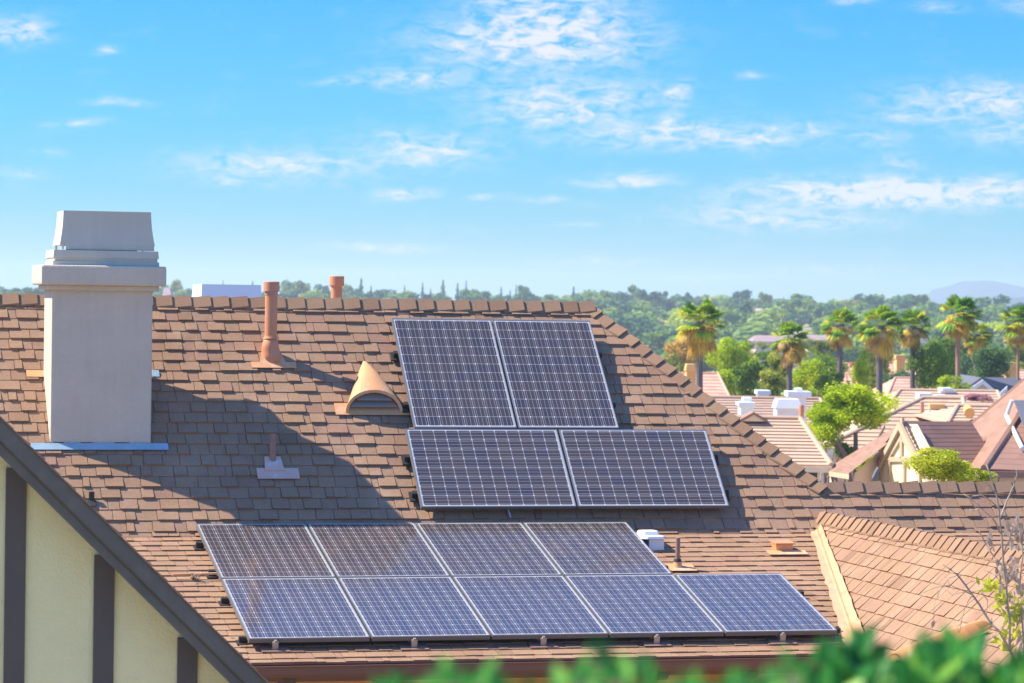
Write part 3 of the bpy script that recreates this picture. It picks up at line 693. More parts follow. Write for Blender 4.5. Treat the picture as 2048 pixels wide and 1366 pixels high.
palm(1400, 646, 172, 1.12, 0, 'fan palm nearest the hip of the roof, leftmost and largest, thick with hanging dry fronds', skirt=1.15, tr=.27)
palm(1580, 682, 185, .95, 1, 'fan palm with a grey trunk standing between the white chimneys and the red roof', skirt=1.1)
palm(1681, 652, 190, .95, 2, 'fan palm with orange dry fronds, left one of the close row of three')
palm(1760, 655, 178, 1.05, 0, 'fan palm with the widest green skirt, middle one of the close row of three', skirt=1.1, tr=.27)
palm(1826, 655, 200, .95, 1, 'fan palm with a thin dark trunk, right one of the close row of three')
palm(1917, 632, 176, 1.0, 2, 'tallest fan palm with a reddish trunk and bright yellow lower fronds', 'palmbark2', .2, skirt=.9)
palm(1953, 672, 215, .9, 0, 'shorter fan palm with a pale grey trunk, just right of the tallest one')
palm(2037, 648, 186, .95, 1, 'fan palm with a thin reddish trunk cut by the right edge of the picture', 'palmbark2', .14, skirt=.9)
# scattered nearer trees
T = tree
T(1464, 725, 40, 45, 145, 'fine', 'leaf_bright', 1, 'bright green leafy tree right of the leftmost palm, beside the hip')
T(1448, 775, 52, 38, 140, 'fine', 'leaf_bright', 2, 'broad low bright tree at the foot of the leftmost palm')
T(1500, 785, 26, 30, 138, 'big', 'leaf_mid', 8, 'small darker tree behind the smaller white chimneys')
T(1372, 705, 40, 35, 240, 'big', 'frond_dry', 3, 'orange brown dried tree left of the leftmost palm')
T(1345, 768, 30, 50, 200, 'big', 'leaf_olive', 4, 'olive tree just above the hip, left of the apricot chimney')
T(1548, 770, 32, 32, 130, 'big', 'leaf_olive', 5, 'yellow green bush in front of the small red roof')
T(1640, 745, 45, 42, 150, 'fine', 'leaf_mid', 6, 'green tree with a few orange blossoms between two palms')
T(1625, 785, 42, 32, 145, 'big', 'leaf_bright', 16, 'bright low tree just behind the big white chimney')
T(1748, 745, 34, 55, 160, 'fine', 'leaf_olive', 7, 'upright yellow green tree around the middle palm trunk')
T(1800, 775, 36, 28, 150, 'big', 'leaf_dark', 8, 'low dark green bush right of the middle palm trunk')
T(1880, 725, 42, 58, 165, 'fine', 'leaf_mid', 9, 'tall full green tree left of the tallest palm trunk')
T(1850, 768, 30, 30, 160, 'big', 'leaf_bright', 10, 'light green shrub under the tall full green tree')
T(1955, 735, 48, 62, 180, 'fine', 'leaf_dark', 11, 'dark dense tree behind the shorter grey palm')
T(1990, 760, 26, 34, 172, 'big', 'leaf_mid', 12, 'mid green tree between the dark dense tree and the apricot chimney')
T(2045, 715, 32, 45, 200, 'big', 'leaf_olive', 13, 'light olive tree behind the rightmost palm')
T(1712, 818, 74, 52, 74, 'fine', 'leaf_bright', 14, 'large vivid yellow green tree in front of the long tiled roof, upper mass')
T(1652, 852, 42, 42, 73.5, 'fine', 'leaf_bright', 15, 'vivid yellow green tree beside the striped tile roof, lower left of its twin')
T(1735, 925, 22, 22, 66, 'big', 'leaf_bright', 6, 'small bright bush between the low brown roof and the white gutter')
T(1690, 905, 25, 25, 74, 'big', 'leaf_mid', 3, 'small green bush in the gap below the white gutter')
T(1880, 935, 62, 36, 42, 'fine', 'leaf_yel', 1, 'yellow leaved shrub in front of the half-timbered gable, its top over the near ridge', 'shrub', name='shrub')
T(1948, 950, 40, 18, 43, 'big', 'leaf_yel', 2, 'low yellow green sprigs right of the yellow leaved shrub', 'shrub', name='shrub')
T(1955, 800, 30, 14, 100, 'big', 'pink_flower', 5, 'pink blossoming shrub on the far side of the tiled roof', 'shrub', name='shrub')
T(1705, 728, 9, 7, 148, 'tiny', 'orange_flower', 6, 'orange blossoms between the second and third palm', 'shrub', name='shrub')
WOOD = MB()
def wood(px, py, rx, ry, Y, kind, mat, seed, *a, **k):
    c = W(px, py, Y); sx = rx/FPX*Y; sz = ry/FPX*Y; o, L = crown('tiny', seed % 4, 'leaf_far'); an = R.uniform(0, 6.28); ca, sa = math.cos(an), math.sin(an); i0 = len(WOOD.v); tv = R.uniform(-.3, .25)
    WOOD.v += [V((c.x+(v.co.x*ca-v.co.y*sa)*sx, c.y+(v.co.x*sa+v.co.y*ca)*sx, c.z+v.co.z*sz)) for v in o.data.vertices]
    tt = o.data.attributes['tone'].data
    for p in o.data.polygons: WOOD.f.append(tuple(i0+q for q in p.vertices)); WOOD.t.append(min(1, max(0, tt[p.index].value+tv)))
for px, py, rx, ry, Y, kd, mt, sd_, lb in ((1560, 742, 28, 34, 132, 'big', 'leaf_olive', 5, 'olive green tree left of the second palm trunk, above the small red roof'), (1612, 752, 34, 36, 124, 'fine', 'leaf_bright', 2, 'bright tree right of the second palm trunk'),
        (1665, 768, 26, 24, 118, 'big', 'leaf_mid', 9, 'green bush at the foot of the third palm'), (1722, 742, 22, 34, 122, 'fine', 'leaf_bright', 4, 'bright upright shrub between the third and middle palms'), (1862, 738, 40, 46, 128, 'fine', 'leaf_mid', 1, 'full green tree between the right palm of the three and the tallest palm'),
        (1905, 772, 26, 20, 112, 'big', 'leaf_bright', 7, 'low bright bush at the foot of the tallest palm'), (1985, 735, 40, 46, 130, 'fine', 'leaf_dark', 5, 'dark tree right of the shorter grey palm, over the blue grey roof'), (1500, 748, 26, 34, 134, 'big', 'leaf_mid', 3, 'mid green tree behind the bright one, left of the small red roof'),
        (1425, 715, 24, 26, 150, 'big', 'leaf_olive', 0, 'loose olive tree behind the trunk of the leftmost palm'), (1640, 700, 26, 18, 200, 'far', 'leaf_olive', 1, 'faded olive treetop between the second and third palm crowns'), (1540, 715, 30, 20, 220, 'far', 'leaf_mid', 6, 'faded green treetop left of the second palm crown')):
    T(px, py, rx, ry, Y, kd, mt, sd_, lb)
# mid-distance filler and wooded hillside
rr = random.Random(99)
FM = ['leaf_far', 'leaf_mid', 'leaf_olive', 'leaf_dark', 'leaf_far', 'leaf_far', 'leaf_bright', 'leaf_dark']
cnt = 0
for k in range(46):
    px = 1230+rr.random()*860; Y = rr.uniform(225, 330); c = W(px, 700, Y); g0 = ground(c.x, c.y); h = rr.uniform(3.5, 6)
    p = V((c.x, c.y, g0+h*.6)); s = FPX/Y
    T(px, 617-(p.z)*s, rr.uniform(2.2, 4)*s, h*.5*s, Y, 'far', rr.choice(FM), rr.randrange(8), 'leafy green tree between the far rooftops at the foot of the hill', group='trees at the foot of the hill', parts=False)
for k in range(215):
    f = rr.random(); Y = 330+620*f**.8; px = rr.uniform(1150, 2110); c = W(px, 700, Y); g0 = ground(c.x, c.y); h = rr.uniform(5, 9)*(.8+.1*f); s = FPX/Y
    (wood if k >= 120 and Y > 450 else T)(px, 617-(g0+h*.45)*s, rr.uniform(4, 7.5)*s, h*.55*s, Y, rr.choice(['far', 'far', 'farspread']), rr.choice(FM), rr.randrange(10), 'rounded tree in the hazy wood covering the far hillside', group='trees covering the far hillside', parts=False)
for px, py, rx in ((1500, 690, 20), (1525, 694, 16), (1560, 692, 20), (1590, 688, 18), (1625, 690, 22), (1655, 688, 18), (1395, 690, 20), (1540, 712, 24), (1600, 712, 26), (1700, 700, 26), (1850, 700, 24), (1470, 705, 20)):
    T(px, py, rx, 13, 380, 'far', rr.choice(['leaf_far', 'leaf_olive', 'leaf_mid']), rr.randrange(10), 'rounded tree in the hazy wood covering the far hillside', group='trees covering the far hillside', parts=False)
# skyline
SK = [(8, 590, 16, 15, 'far'), (45, 588, 22, 12, 'far'), (70, 586, 16, 12, 'far'), (325, 585, 16, 18, 'far'), (352, 572, 14, 16, 'far'), (368, 590, 14, 14, 'far'), (446, 573, 5, 12, 'cone'), (505, 575, 8, 12, 'cone'),
      (574, 588, 16, 20, 'far'), (603, 583, 20, 22, 'far'), (590, 598, 18, 14, 'far'), (640, 590, 16, 18, 'far'), (656, 594, 12, 15, 'far'), (700, 588, 16, 22, 'far'), (722, 585, 15, 24, 'cone'), (742, 592, 10, 18, 'cone'), (735, 599, 16, 14, 'far'), (776, 592, 18, 12, 'far'), (790, 600, 20, 10, 'far'),
      (809, 589, 8, 17, 'cone'), (845, 587, 9, 19, 'cone'), (861, 592, 7, 14, 'cone'), (886, 586, 15, 22, 'cone'), (877, 596, 13, 14, 'far'), (915, 589, 11, 20, 'cone'), (932, 586, 7, 22, 'cone'), (948, 590, 20, 18, 'far'), (962, 598, 18, 14, 'far'),
      (1002, 594, 9, 18, 'cone'), (1020, 597, 8, 15, 'cone'), (1032, 592, 6, 20, 'cone'), (1047, 592, 14, 18, 'far'), (1062, 602, 14, 10, 'far'), (1095, 600, 14, 14, 'far'), (1122, 602, 11, 13, 'far'), (1147, 596, 12, 20, 'cone'), (1170, 602, 12, 13, 'far'), (1190, 606, 12, 9, 'far'),
      (1265, 590, 12, 15, 'far'), (1280, 592, 9, 12, 'far'), (1300, 605, 9, 12, 'far'), (1326, 598, 11, 14, 'far'), (1350, 606, 14, 12, 'far'), (1377, 594, 7, 12, 'far'), (1402, 600, 15, 14, 'far'), (1440, 606, 14, 14, 'far'), (1455, 614, 16, 14, 'far'), (1480, 608, 14, 9, 'far'), (1498, 610, 12, 10, 'far'), (1531, 600, 13, 16, 'far'), (1550, 612, 14, 10, 'far'), (1567, 606, 5, 12, 'cone'), (1576, 606, 4, 11, 'cone'),
      (1600, 608, 16, 12, 'far'), (1622, 606, 12, 12, 'far'), (1645, 620, 18, 10, 'far'), (1690, 612, 16, 11, 'far'), (1728, 617, 14, 14, 'far'), (1750, 613, 14, 12, 'far'), (1790, 622, 14, 9, 'far'), (1806, 608, 11, 16, 'far'), (1828, 618, 12, 13, 'far'), (1856, 618, 10, 12, 'far'), (1880, 622, 12, 9, 'far'), (1985, 612, 18, 13, 'far'), (1970, 622, 20, 10, 'far'), (2010, 630, 16, 9, 'far'), (2040, 628, 12, 9, 'far')]
GRAY = ['leaf_dark', 'leaf_far', 'leaf_dark', 'leaf_far', 'leaf_olive']
for i, (px, py, rx, ry, kd) in enumerate(SK):
    cone = kd == 'cone'
    side = 'left of the roof ridge middle' if px < 1190 else 'right of the hip'
    lab = ('pointed conifer on the far skyline, '+side) if cone else ('rounded dark tree on the far skyline, '+side)
    T(px, py+2, rx*(2.3 if cone else 1.5 if px < 1190 else 1.5), ry*(1.2 if cone else 1.4), 860 if cone else rr.uniform(820, 940), kd, 'leaf_dark' if cone else GRAY[i % 5], i % 10, lab, group=('conifers' if cone else 'rounded trees')+' on the skyline '+side, parts=False, name='conifer_tree' if cone else 'tree')
for k in range(70):
    px = -30+k*18+rr.uniform(-8, 8); hy = 606+14*px/1024-14
    wood(px, hy-2+rr.uniform(-4, 5), rr.uniform(18, 32), rr.uniform(13, 20), rr.uniform(780, 900), 'far', rr.choice(FM), rr.randrange(10), 'low rounded treetop just above the main roof ridge', group='low treetops just above the main ridge', parts=False)
for k in range(40):
    px = 1190+k*22+rr.uniform(-8, 8); hy = 606+14*px/1024-14
    wood(px, hy+12+rr.uniform(-3, 3), rr.uniform(14, 26), rr.uniform(9, 14), rr.uniform(780, 900), 'far', rr.choice(FM), rr.randrange(10), 'low rounded treetop along the hill crest right of the hip', group='low treetops along the hill crest', parts=False)
wo = WOOD.build('woodland', 'leaf_far'); tag(wo, 'hazy mass of treetops along the far hill crest', 'woodland', kind='stuff')
palmf = T(1243, 592, 9, 8, 840, 'far', 'leaf_dark', 3, 'lone tiny palm-like tree with a bare stem on the skyline right of the hip', parts=True)
# ------------------------------------------------------------------ background houses
def courses(b, A, Bq, Cq, Dq, rows, th=.03, rr=R):
    """stepped rows from ridge edge A-B down to eave edge D-C"""
    n = ((Bq-A).cross(Dq-A)).normalized()
    if n.z < 0: n = -n
    for i in range(rows):
        f0, f1 = i/rows, (i+1)/rows
        a0 = A.lerp(Dq, f0); b0 = Bq.lerp(Cq, f0); a1 = A.lerp(Dq, f1); b1 = Bq.lerp(Cq, f1)
        m = 6
        for k in range(m):
            g0, g1 = k/m, (k+1)/m; tn = rr.random()
            p0, p1, p2, p3 = a0.lerp(b0, g0), a0.lerp(b0, g1), a1.lerp(b1, g1), a1.lerp(b1, g0)
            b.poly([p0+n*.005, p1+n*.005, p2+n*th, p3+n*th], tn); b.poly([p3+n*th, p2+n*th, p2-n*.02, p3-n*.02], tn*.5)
def bhouse(label, e0, e1, r0, r1_, pyr, pye, Y, dep, roofm, wallm, rows=8, group=None, windows=(), gutter=None, chim=None, name='house', soff=.35, ridge=True):
    """house whose front eave spans pixels e0..e1 at depth Y, ridge r0..r1 half the plan depth behind"""
    A = W(r0, pyr, Y+dep/2); Bq = W(r1_, pyr, Y+dep/2); Dq = W(e0, pye, Y); Cq = W(e1, pye, Y)
    A.z = Bq.z = (A.z+Bq.z)/2; Dq.z = Cq.z = (Cq.z+Dq.z)/2
    g0 = ground(Dq.x, Y)-1; base = V(((Dq.x+Cq.x)/2, Y+dep/2, g0))
    t = thing(name, label, 'house', base, group=group)
    b = MB(base); courses(b, A, Bq, Cq, Dq, rows)
    E_ = V((Dq.x, Y+dep, Dq.z)); F = V((Cq.x, Y+dep, Cq.z))
    courses(b, Bq, A, E_, F, 2); courses(b, A, A+V((.01, 0, 0)), Dq, E_, 5); courses(b, Bq, Bq+V((-.01, 0, 0)), F, Cq, 5)
    b.poly([Dq, Cq, F, E_])
    b.build('roof', roofm, t)
    if ridge:
        b = MB(base); b.tube([A+V((0, 0, .03)), Bq+V((0, 0, .03))], .06, 6)
        b.tube([Bq+V((0, 0, .03)), Cq+V((0, 0, .03))], .055, 6); b.tube([A+V((0, 0, .03)), Dq+V((0, 0, .03))], .055, 6); b.build('ridge_tile', roofm, t)
    b = MB(base); b.box(Dq.x+soff, Cq.x-soff, Y+soff, Y+dep-soff, g0, Dq.z-.05); b.build('wall', wallm, t)
    b = MB(base); b.box(Dq.x-.02, Cq.x+.02, Y-.08, Y+.04, Dq.z-.13, Dq.z-.01); b.build('fascia', gutter or 'pale_wall', t)
    for (px0, px1, py0, py1) in windows:
        p = W(px0, py0, Y+soff); q = W(px1, py1, Y+soff); b = MB(base); b.box(p.x, q.x, Y+soff-.02, Y+soff+.05, q.z, p.z); w_ = b.build('window', 'glass', t)
        b = MB(base); b.box(p.x-.06, p.x, Y+soff-.05, Y+soff+.05, q.z-.06, p.z+.06); b.box(q.x, q.x+.06, Y+soff-.05, Y+soff+.05, q.z-.06, p.z+.06); b.box(p.x, q.x, Y+soff-.05, Y+soff+.05, p.z, p.z+.06); b.build('window_frame', 'white', w_)
    return t, base
def rchim(prt, base, px0, px1, py0, py1, Y, mat, cap=None, name='chimney', flare=0, dep=.9, label=None):
    p = W(px0, py0, Y); q = W(px1, py1, Y); b = MB(base); b.box(p.x, q.x, Y, Y+dep, q.z-1.2, p.z); o = b.build(name, mat, prt, label, bev=.02)
    if cap:
        cp0, cp1, cy0, cy1 = cap; p = W(cp0, cy0, Y); q = W(cp1, cy1, Y); b = MB(base)
        tap(b, (p.x+q.x)/2, Y+dep/2, q.z, p.z, (q.x-p.x)/2, dep/2+.12, (q.x-p.x)/2-flare, dep/2+.12-flare); b.build('chimney_cap', mat, o)
    return o
t, bs = bhouse('house with a striped tan tile roof right beside the hip of the near roof', 1330, 1662, 1400, 1600, 838, 930, 62, 5.4, 'tile_tan', 'pale_wall', 14, windows=((1612, 1634, 941, 962),), gutter='pale_wall')
# little gable vent on its ridge
p = W(1508, 824, 64.2); b = MB(bs); b.prism([p, p+V((-.30, 0, -.17)), p+V((-.26, 0, -.21)), p+V((0, 0, -.06)), p+V((.26, 0, -.21)), p+V((.30, 0, -.17))], (0, .9, 0)); d_ = b.build('dormer', 'brown_comp', t)
b = MB(bs); b.prism([p+V((0, .05, -.05)), p+V((-.24, .05, -.20)), p+V((.24, .05, -.20))], (0, .7, 0)); b.build('dormer_face', 'pale_wall', d_)
t, bs = bhouse('low house with a pinkish grey roof behind the striped tile roof, white chimneys on it', 1385, 1668, 1415, 1640, 798, 845, 84, 6, 'tile_pink', 'tan_wall', 9)
rchim(t, bs, 1481, 1507, 804, 826, 80.5, 'white', (1477, 1510, 812, 805), label='small white chimney')
rchim(t, bs, 1486, 1504, 795, 806, 80.7, 'white', dep=.5, name='chimney_flue')
rchim(t, bs, 1553, 1600, 815, 838, 79, 'white', (1550, 1604, 798, 817), flare=.08, label='broad white metal chimney box')
rchim(t, bs, 1582, 1612, 793, 835, 82, 'white', (1575, 1622, 783, 794), label='white chimney with a wide cap')
rchim(t, bs, 1591, 1605, 776, 785, 82.2, 'white', dep=.4, name='chimney_flue')
rchim(t, bs, 1517, 1538, 783, 805, 92, 'white', (1514, 1541, 781, 789), label='farther small white chimney')
p = W(1603, 842, 78); b = MB(bs); b.tube([p+V((0, 0, -.4)), W(1603, 810, 78)], .07, 10); b.build('vent_pipe', 'terra', t)
p = W(1630, 830, 82); b = MB(bs); b.tube([p+V((0, 0, -.4)), W(1630, 812, 82)], .07, 10); b.build('vent_pipe', 'terra', t)
t, bs = bhouse('house with a long tan tile roof and a white gutter, beside the vivid tree', 1645, 1950, 1846, 1925, 798, 900, 76, 6.5, 'tile_tan', 'tan_wall', 13, gutter='white')
p = W(1844, 832, 77.6); b = MB(bs); b.tube([p, W(1844, 803, 77.6)], .05, 8); b.build('vent_pipe', 'terra', t)
p = W(1875, 812, 78.5); b = MB(bs); b.box(p.x-.2, p.x+.2, p.y, p.y+.4, p.z-.2, p.z+.05); b.build('roof_vent', 'tan_chim', t)
p = W(1866, 824, 78.0); b = MB(bs); b.box(p.x-.12, p.x+.12, p.y, p.y+.4, p.z-.15, p.z+.03); b.build('roof_vent', 'white', t)
t, bs = bhouse('low tan roofed house behind the long tile roof, with a white skylight box', 1770, 2010, 1800, 1995, 783, 822, 98, 7, 'tile_tan', 'tan_wall', 7)
rchim(t, bs, 1838, 1864, 786, 796, 99, 'white', label='small white flue box')
rchim(t, bs, 1880, 1912, 780, 792, 101, 'white', (1884, 1906, 776, 782), label='pale round flue box')
p = W(1873, 800, 97); b = MB(bs); b.box(p.x, p.x+.32, p.y, p.y+.6, p.z-.1, p.z+.16); b.build('skylight_box', 'white', t)
p = W(1893, 796, 97.2); b = MB(bs); b.box(p.x, p.x+.62, p.y-.03, p.y+.6, p.z-.14, p.z+.05); b.build('skylight', 'skylight', t)
t, bs = bhouse('brown tiled house with a round tan vent left of the big hipped roof', 1895, 2075, 1915, 2060, 815, 850, 72, 6, 'tile_tan', 'tan_wall', 6)
p = W(1938, 826, 72.5); b = MB(bs); b.tube([p+V((0, -.1, 0)), p+V((0, .3, .1))], [.13, .10], 12); b.build('roof_vent', 'tan_chim', t)
t, bs = bhouse('red tiled house at the foot of the leftmost palm, with a tall apricot chimney', 1335, 1462, 1350, 1436, 748, 800, 128, 9, 'tile_red', 'tan_chim', 8)
rchim(t, bs, 1373, 1391, 735, 800, 126, 'tan_chim', (1371, 1392, 728, 742), flare=.05, label='tall apricot chimney')
bhouse('small red roof between the bright tree and the second palm', 1500, 1566, 1508, 1556, 741, 768, 190, 9, 'tile_red', 'tan_chim', 6)
bhouse('red tiled house between the second and the third palm', 1655, 1735, 1668, 1725, 728, 770, 178, 9, 'tile_red', 'tan_wall', 6)
t, bs = bhouse('broad red tiled house behind the row of three palms', 1758, 1885, 1772, 1862, 722, 762, 172, 10, 'tile_red', 'tan_wall', 7)
rchim(t, bs, 1793, 1810, 712, 735, 171, 'tan_chim', (1791, 1811, 710, 718), label='apricot chimney')
bhouse('salmon tiled roof below the broad red one, right of the middle palm', 1772, 1870, 1790, 1850, 757, 800, 140, 9, 'tile_red', 'tan_wall', 7)
t, bs = bhouse('red roofed house by the right edge with a wide apricot chimney', 1985, 2110, 1998, 2100, 742, 778, 150, 9, 'tile_red', 'tan_chim', 6)
rchim(t, bs, 2012, 2036, 735, 775, 149, 'tan_chim', (2012, 2034, 725, 736), label='wide apricot chimney')
# white trimmed gable house with blue-grey roof
base = W(1968, 800, 118); base.z = -14.
t = thing('house', 'house with white gable trim and a blue grey roof near the right edge', 'house', base)
ap_, lb, rb = W(1965, 759, 116), W(1938, 778, 116), W(1998, 787, 116)
b = MB(base); b.prism([ap_+V((0, 0, -.08)), lb+V((0, 0, -.05)), V((lb.x, lb.y, -14)), V((rb.x, rb.y, -14)), rb+V((0, 0, -.05))], (0, 6, 0)); b.build('wall', 'tan_wall', t)
b = MB(base)
for q in (lb, rb): b.prism([ap_, q, q+V((0, 0, -.16)), ap_+V((0, 0, -.17))], (0, -.12, 0))
q0, q1 = W(1998, 787, 115.5), W(2014, 772, 115.5); b.prism([q0, q1, q1+V((0, 0, -.18)), q0+V((0, 0, -.18))], (0, -.12, 0)); b.build('gable_trim', 'white', t)
b = MB(base); b.poly([ap_, W(2040, 760, 120), W(2052, 785, 116.4), rb], .4); b.poly([ap_, lb, lb+V((0, 6, 0)), ap_+V((0, 6, 0))], .4)
o = b.build('roof', 'bluegrey_comp', t); s_ = o.modifiers.new('s', 'SOLIDIFY'); s_.thickness = .1
b = MB(base); p = W(1995, 778, 117); b.tube([p+V((0, 0, -.3)), p+V((0, 0, .35))], .05, 8); b.build('vent_pipe', 'white', t)
# far hillside houses
for (x0, x1, yr, ye, Y, rm, lab) in ((1505, 1590, 671, 683, 430, 'far_roof', 'wide mauve roofed house half way up the wooded hill'), (1610, 1668, 670, 684, 440, 'far_roof', 'mauve roofed house right of the wide one on the wooded hill'), (1462, 1512, 612, 620, 820, 'tile_pink', 'pinkish roof among trees on the hill crest, left of centre'),
                                     (1505, 1530, 617, 624, 800, 'tile_tan', 'small tan roof on the hill crest beside the pinkish one'), (1648, 1700, 624, 634, 780, 'tile_pink', 'pink roofed house on the crest above the third palm'), (1250, 1300, 609, 616, 860, 'tile_pink', 'small pale roof on the crest just right of the hip'),
                                     (768, 800, 597, 606, 780, 'tile_pink', 'tiny pale roof on the skyline above the ridge between two pipes'), (322, 345, 575, 602, 700, 'far_roof', 'bluish far house between the chimney and the white chimney top'), (1835, 1880, 676, 700, 350, 'bluegrey_comp', 'dark blue roof between the palms near the tallest one'), (1360, 1410, 665, 680, 460, 'far_roof', 'grey mauve roof behind the crown of the leftmost palm')):
    bhouse(lab, x0, x1, x0+6, x1-6, yr, ye, Y, 10, rm, 'tan_wall', 2, soff=.5, ridge=False)
# half-timbered house on the right
base = W(1960, 1000, 60); base.z = -10.5
t = thing('half_timbered_house', 'half-timbered house with a big brown hipped roof at the right edge', 'house', base)
zg = -10.5
def P3(px, py, Y): return W(px, py, Y)
apx = P3(2132, 690, 66); cf = P3(1968, 938, 58); cbk = P3(1852, 925, 66.5); cr_ = P3(2300, 952, 58)
b = MB(base); courses(b, apx, apx+V((.01, 0, 0)), cf, cbk, 26, .009); b.build('roof', 'brown_comp', t, 'big sunlit left slope of the hipped roof')
b = MB(base); courses(b, apx, apx+V((.01, 0, 0)), cr_, cf, 26, .009); b.poly([apx, cr_, V((cr_.x, 70, cr_.z)), cbk]); b.build('roof', 'redbrown_shaded_comp', t, 'darker front slope of the hipped roof')
b = MB(base); b.tube([apx+V((0, 0, .02)), cf+V((0, 0, .02))], .07, 6); b.tube([apx, cbk], .05, 6); b.build('hip_cap', 'redbrown_shaded_comp', t)
b = MB(base); b.hexa([cf+V((.2, .2, -.05)), V((cr_.x, cf.y+.2, cf.z-.05)), V((cr_.x, 69, cf.z-.05)), cbk+V((.3, 0, -.05))], [V((cf.x+.2, cf.y+.2, zg)), V((cr_.x, cf.y+.2, zg)), V((cr_.x, 69, zg)), V((cbk.x+.3, cbk.y, zg))]); b.build('wall', 'tan_wall', t)
b = MB(base); b.frame(cf+V((-.05, -.1, -.16)), V((cr_.x-cf.x, 0, 0)), V((0, .12, 0)), V((0, 0, .12))); b.build('gutter', 'redbrown_shaded_comp', t)
gl = P3(1747, 962, 61.6); gr = P3(1866, 962, 58.4); ga = (gl+gr)/2; ga.z = P3(1805, 843, ga.y).z; rdg = P3(1942, 843.5, 62.0)
bk = rdg-ga
b = MB(base); courses(b, ga, rdg, gr+bk*1.1, gr, 14, .009); b.build('roof', 'redbrown_shaded_comp', t, 'dark front slope of the gabled wing')
lw = P3(1650, 940, 60.5); 
b = MB(base); courses(b, ga+bk*.02, ga+bk*.9, P3(1835, 942, 66), P3(1757, 900, 61.8), 8, .009); b.build('roof', 'brown_comp', t)
# gable wall + timbers
gn = (gr-gl).cross(ga-gl).normalized()
if gn.x > 0: gn = -gn
b = MB(base); b.prism([ga-V((0, 0, .05)), gl, V((gl.x, gl.y, zg)), V((gr.x, gr.y, zg)), gr], -gn*.3); b.build('gable_wall', 'pale_wall', t)
def gp(u_, v_): # u 0..1 across base, v 0..1 up
    return gl.lerp(gr, u_).lerp(ga, v_) if False else (gl+(gr-gl)*u_+V((0, 0, (ga.z-gl.z)*v_)))
def beam(b, a0, a1, w):
    a_, c_ = gp(*a0), gp(*a1); d_ = (c_-a_).normalized(); s_ = d_.cross(gn).normalized()*w/2
    b.prism([a_-s_, c_-s_, c_+s_, a_+s_], gn*.05)
b = MB(base)
beam(b, (.08, .34), (.93, .34), .10); beam(b, (.5, .34), (.5, .98), .11); beam(b, (.28, .36), (.49, .68), .09); beam(b, (.72, .36), (.51, .68), .09)
beam(b, (.30, -.3), (.30, .33), .10); beam(b, (.55, -.3), (.55, .33), .10); beam(b, (.80, -.3), (.80, .33), .10)
b.build('timber_framing', 'yellow_trim', t)
for q in (gl, gr):
    b = MB(base); e_ = q+(q-ga)*.12; b.prism([ga+gn*.04, e_+gn*.04, e_+gn*.04+V((0, 0, -.10)), ga+gn*.04+V((0, 0, -.16))], gn*.07); b.build('barge_board', 'yellow_trim', t)
# low lean-to roof on the left of the gable
a_, b_, c_, d_ = P3(1797, 856, 60.3), P3(1766, 886, 60.6), P3(1697, 948, 59.8), P3(1648, 941, 62.5)
b = MB(base); courses(b, P3(1790, 855, 63.5), P3(1772, 890, 60.9), c_, d_, 14, .009); o = b.build('roof', 'brown_comp', t, 'low roof running down to the left of the gable')
b = MB(base); b.prism([d_, c_, c_+V((0, 0, -.10)), d_+V((0, 0, -.10))], (0, -.06, 0)); b.build('fascia', 'yellow_trim', t)
b = MB(base); w0 = P3(1700, 945, 60.2); w1 = P3(1768, 893, 61.2)
b.prism([w0+V((.1, .1, -.02)), w1+V((0, .1, -.03)), V((w1.x, w1.y+.1, zg)), V((w0.x+.1, w0.y+.1, zg))], (0, .25, -.15)); b.build('wall', 'tan_wall', t)
b = MB(base); b.prism([P3(1745, 957, 59.9), P3(1757, 935, 59.9), P3(1759, 945, 59.9), P3(1750, 965, 59.9)], (0, .3, 0)); b.build('awning', 'bluegrey_comp', t)
# solar panel on it
p0, p1, p2, p3 = P3(2024, 826, 61.2), P3(2120, 826, 61.5), P3(2120, 912, 59.2), P3(2056, 912, 59.0)
nn = (p1-p0).cross(p3-p0).normalized(); nn = -nn if nn.z < 0 else nn
b = MB(base); b.prism([p0+nn*.25, p1+nn*.25, p2+nn*.25, p3+nn*.25], nn*.03, .5)
sp_ = thing('solar_panel', 'dark solar panel with a white pipe frame on the house at the right edge', 'solar panel', p3)
b2 = MB(p3); b2.prism([p0+nn*.25, p1+nn*.25, p2+nn*.25, p3+nn*.25], nn*.03); b2.build('cell_sheet', 'bluegrey_comp', sp_)
b2 = MB(p3); b2.tube([p0+nn*.05+V((-.12, 0, -.1)), p0+nn*.28+V((-.04, 0, 0))], .04, 8); b2.tube([p0+nn*.05+V((-.12, 0, -.1)), p3+nn*.05+V((-.12, 0, .1)), p3+nn*.05+V((.1, 0, -.05)), p2+nn*.05], .045, 8); b2.build('frame', 'white', sp_)
# white chimney top just behind the near ridge
bx = aty(455, 600, 38.); base = V((bx.x, 38., GZ))
t = thing('chimney', 'white metal chimney top showing above the ridge, left of the tall vent pipe', 'chimney', base, True)
p0 = aty(399, 606, 38.); p1 = aty(528, 606, 38.); zt = aty(455, 569, 38.).z; hw = (p1.x-p0.x)/2; cx = (p0.x+p1.x)/2
b = MB(base); tap(b, cx, 38.+.42, p0.z-.1, zt, hw+.01, .46, hw-.035, .37, 6, .01); b.build('chimney_shroud', pmat('skylit_white_metal', (.66, .78, .84), .45, .04, 3), t)  # white metal with the blue of skylit shade put into its base colour
b = MB(base); b.box(cx-hw+.05, cx+hw-.05, 38.05, 38.75, GZ-1, p0.z-.1); b.build('chimney_stack', 'stucco', t)
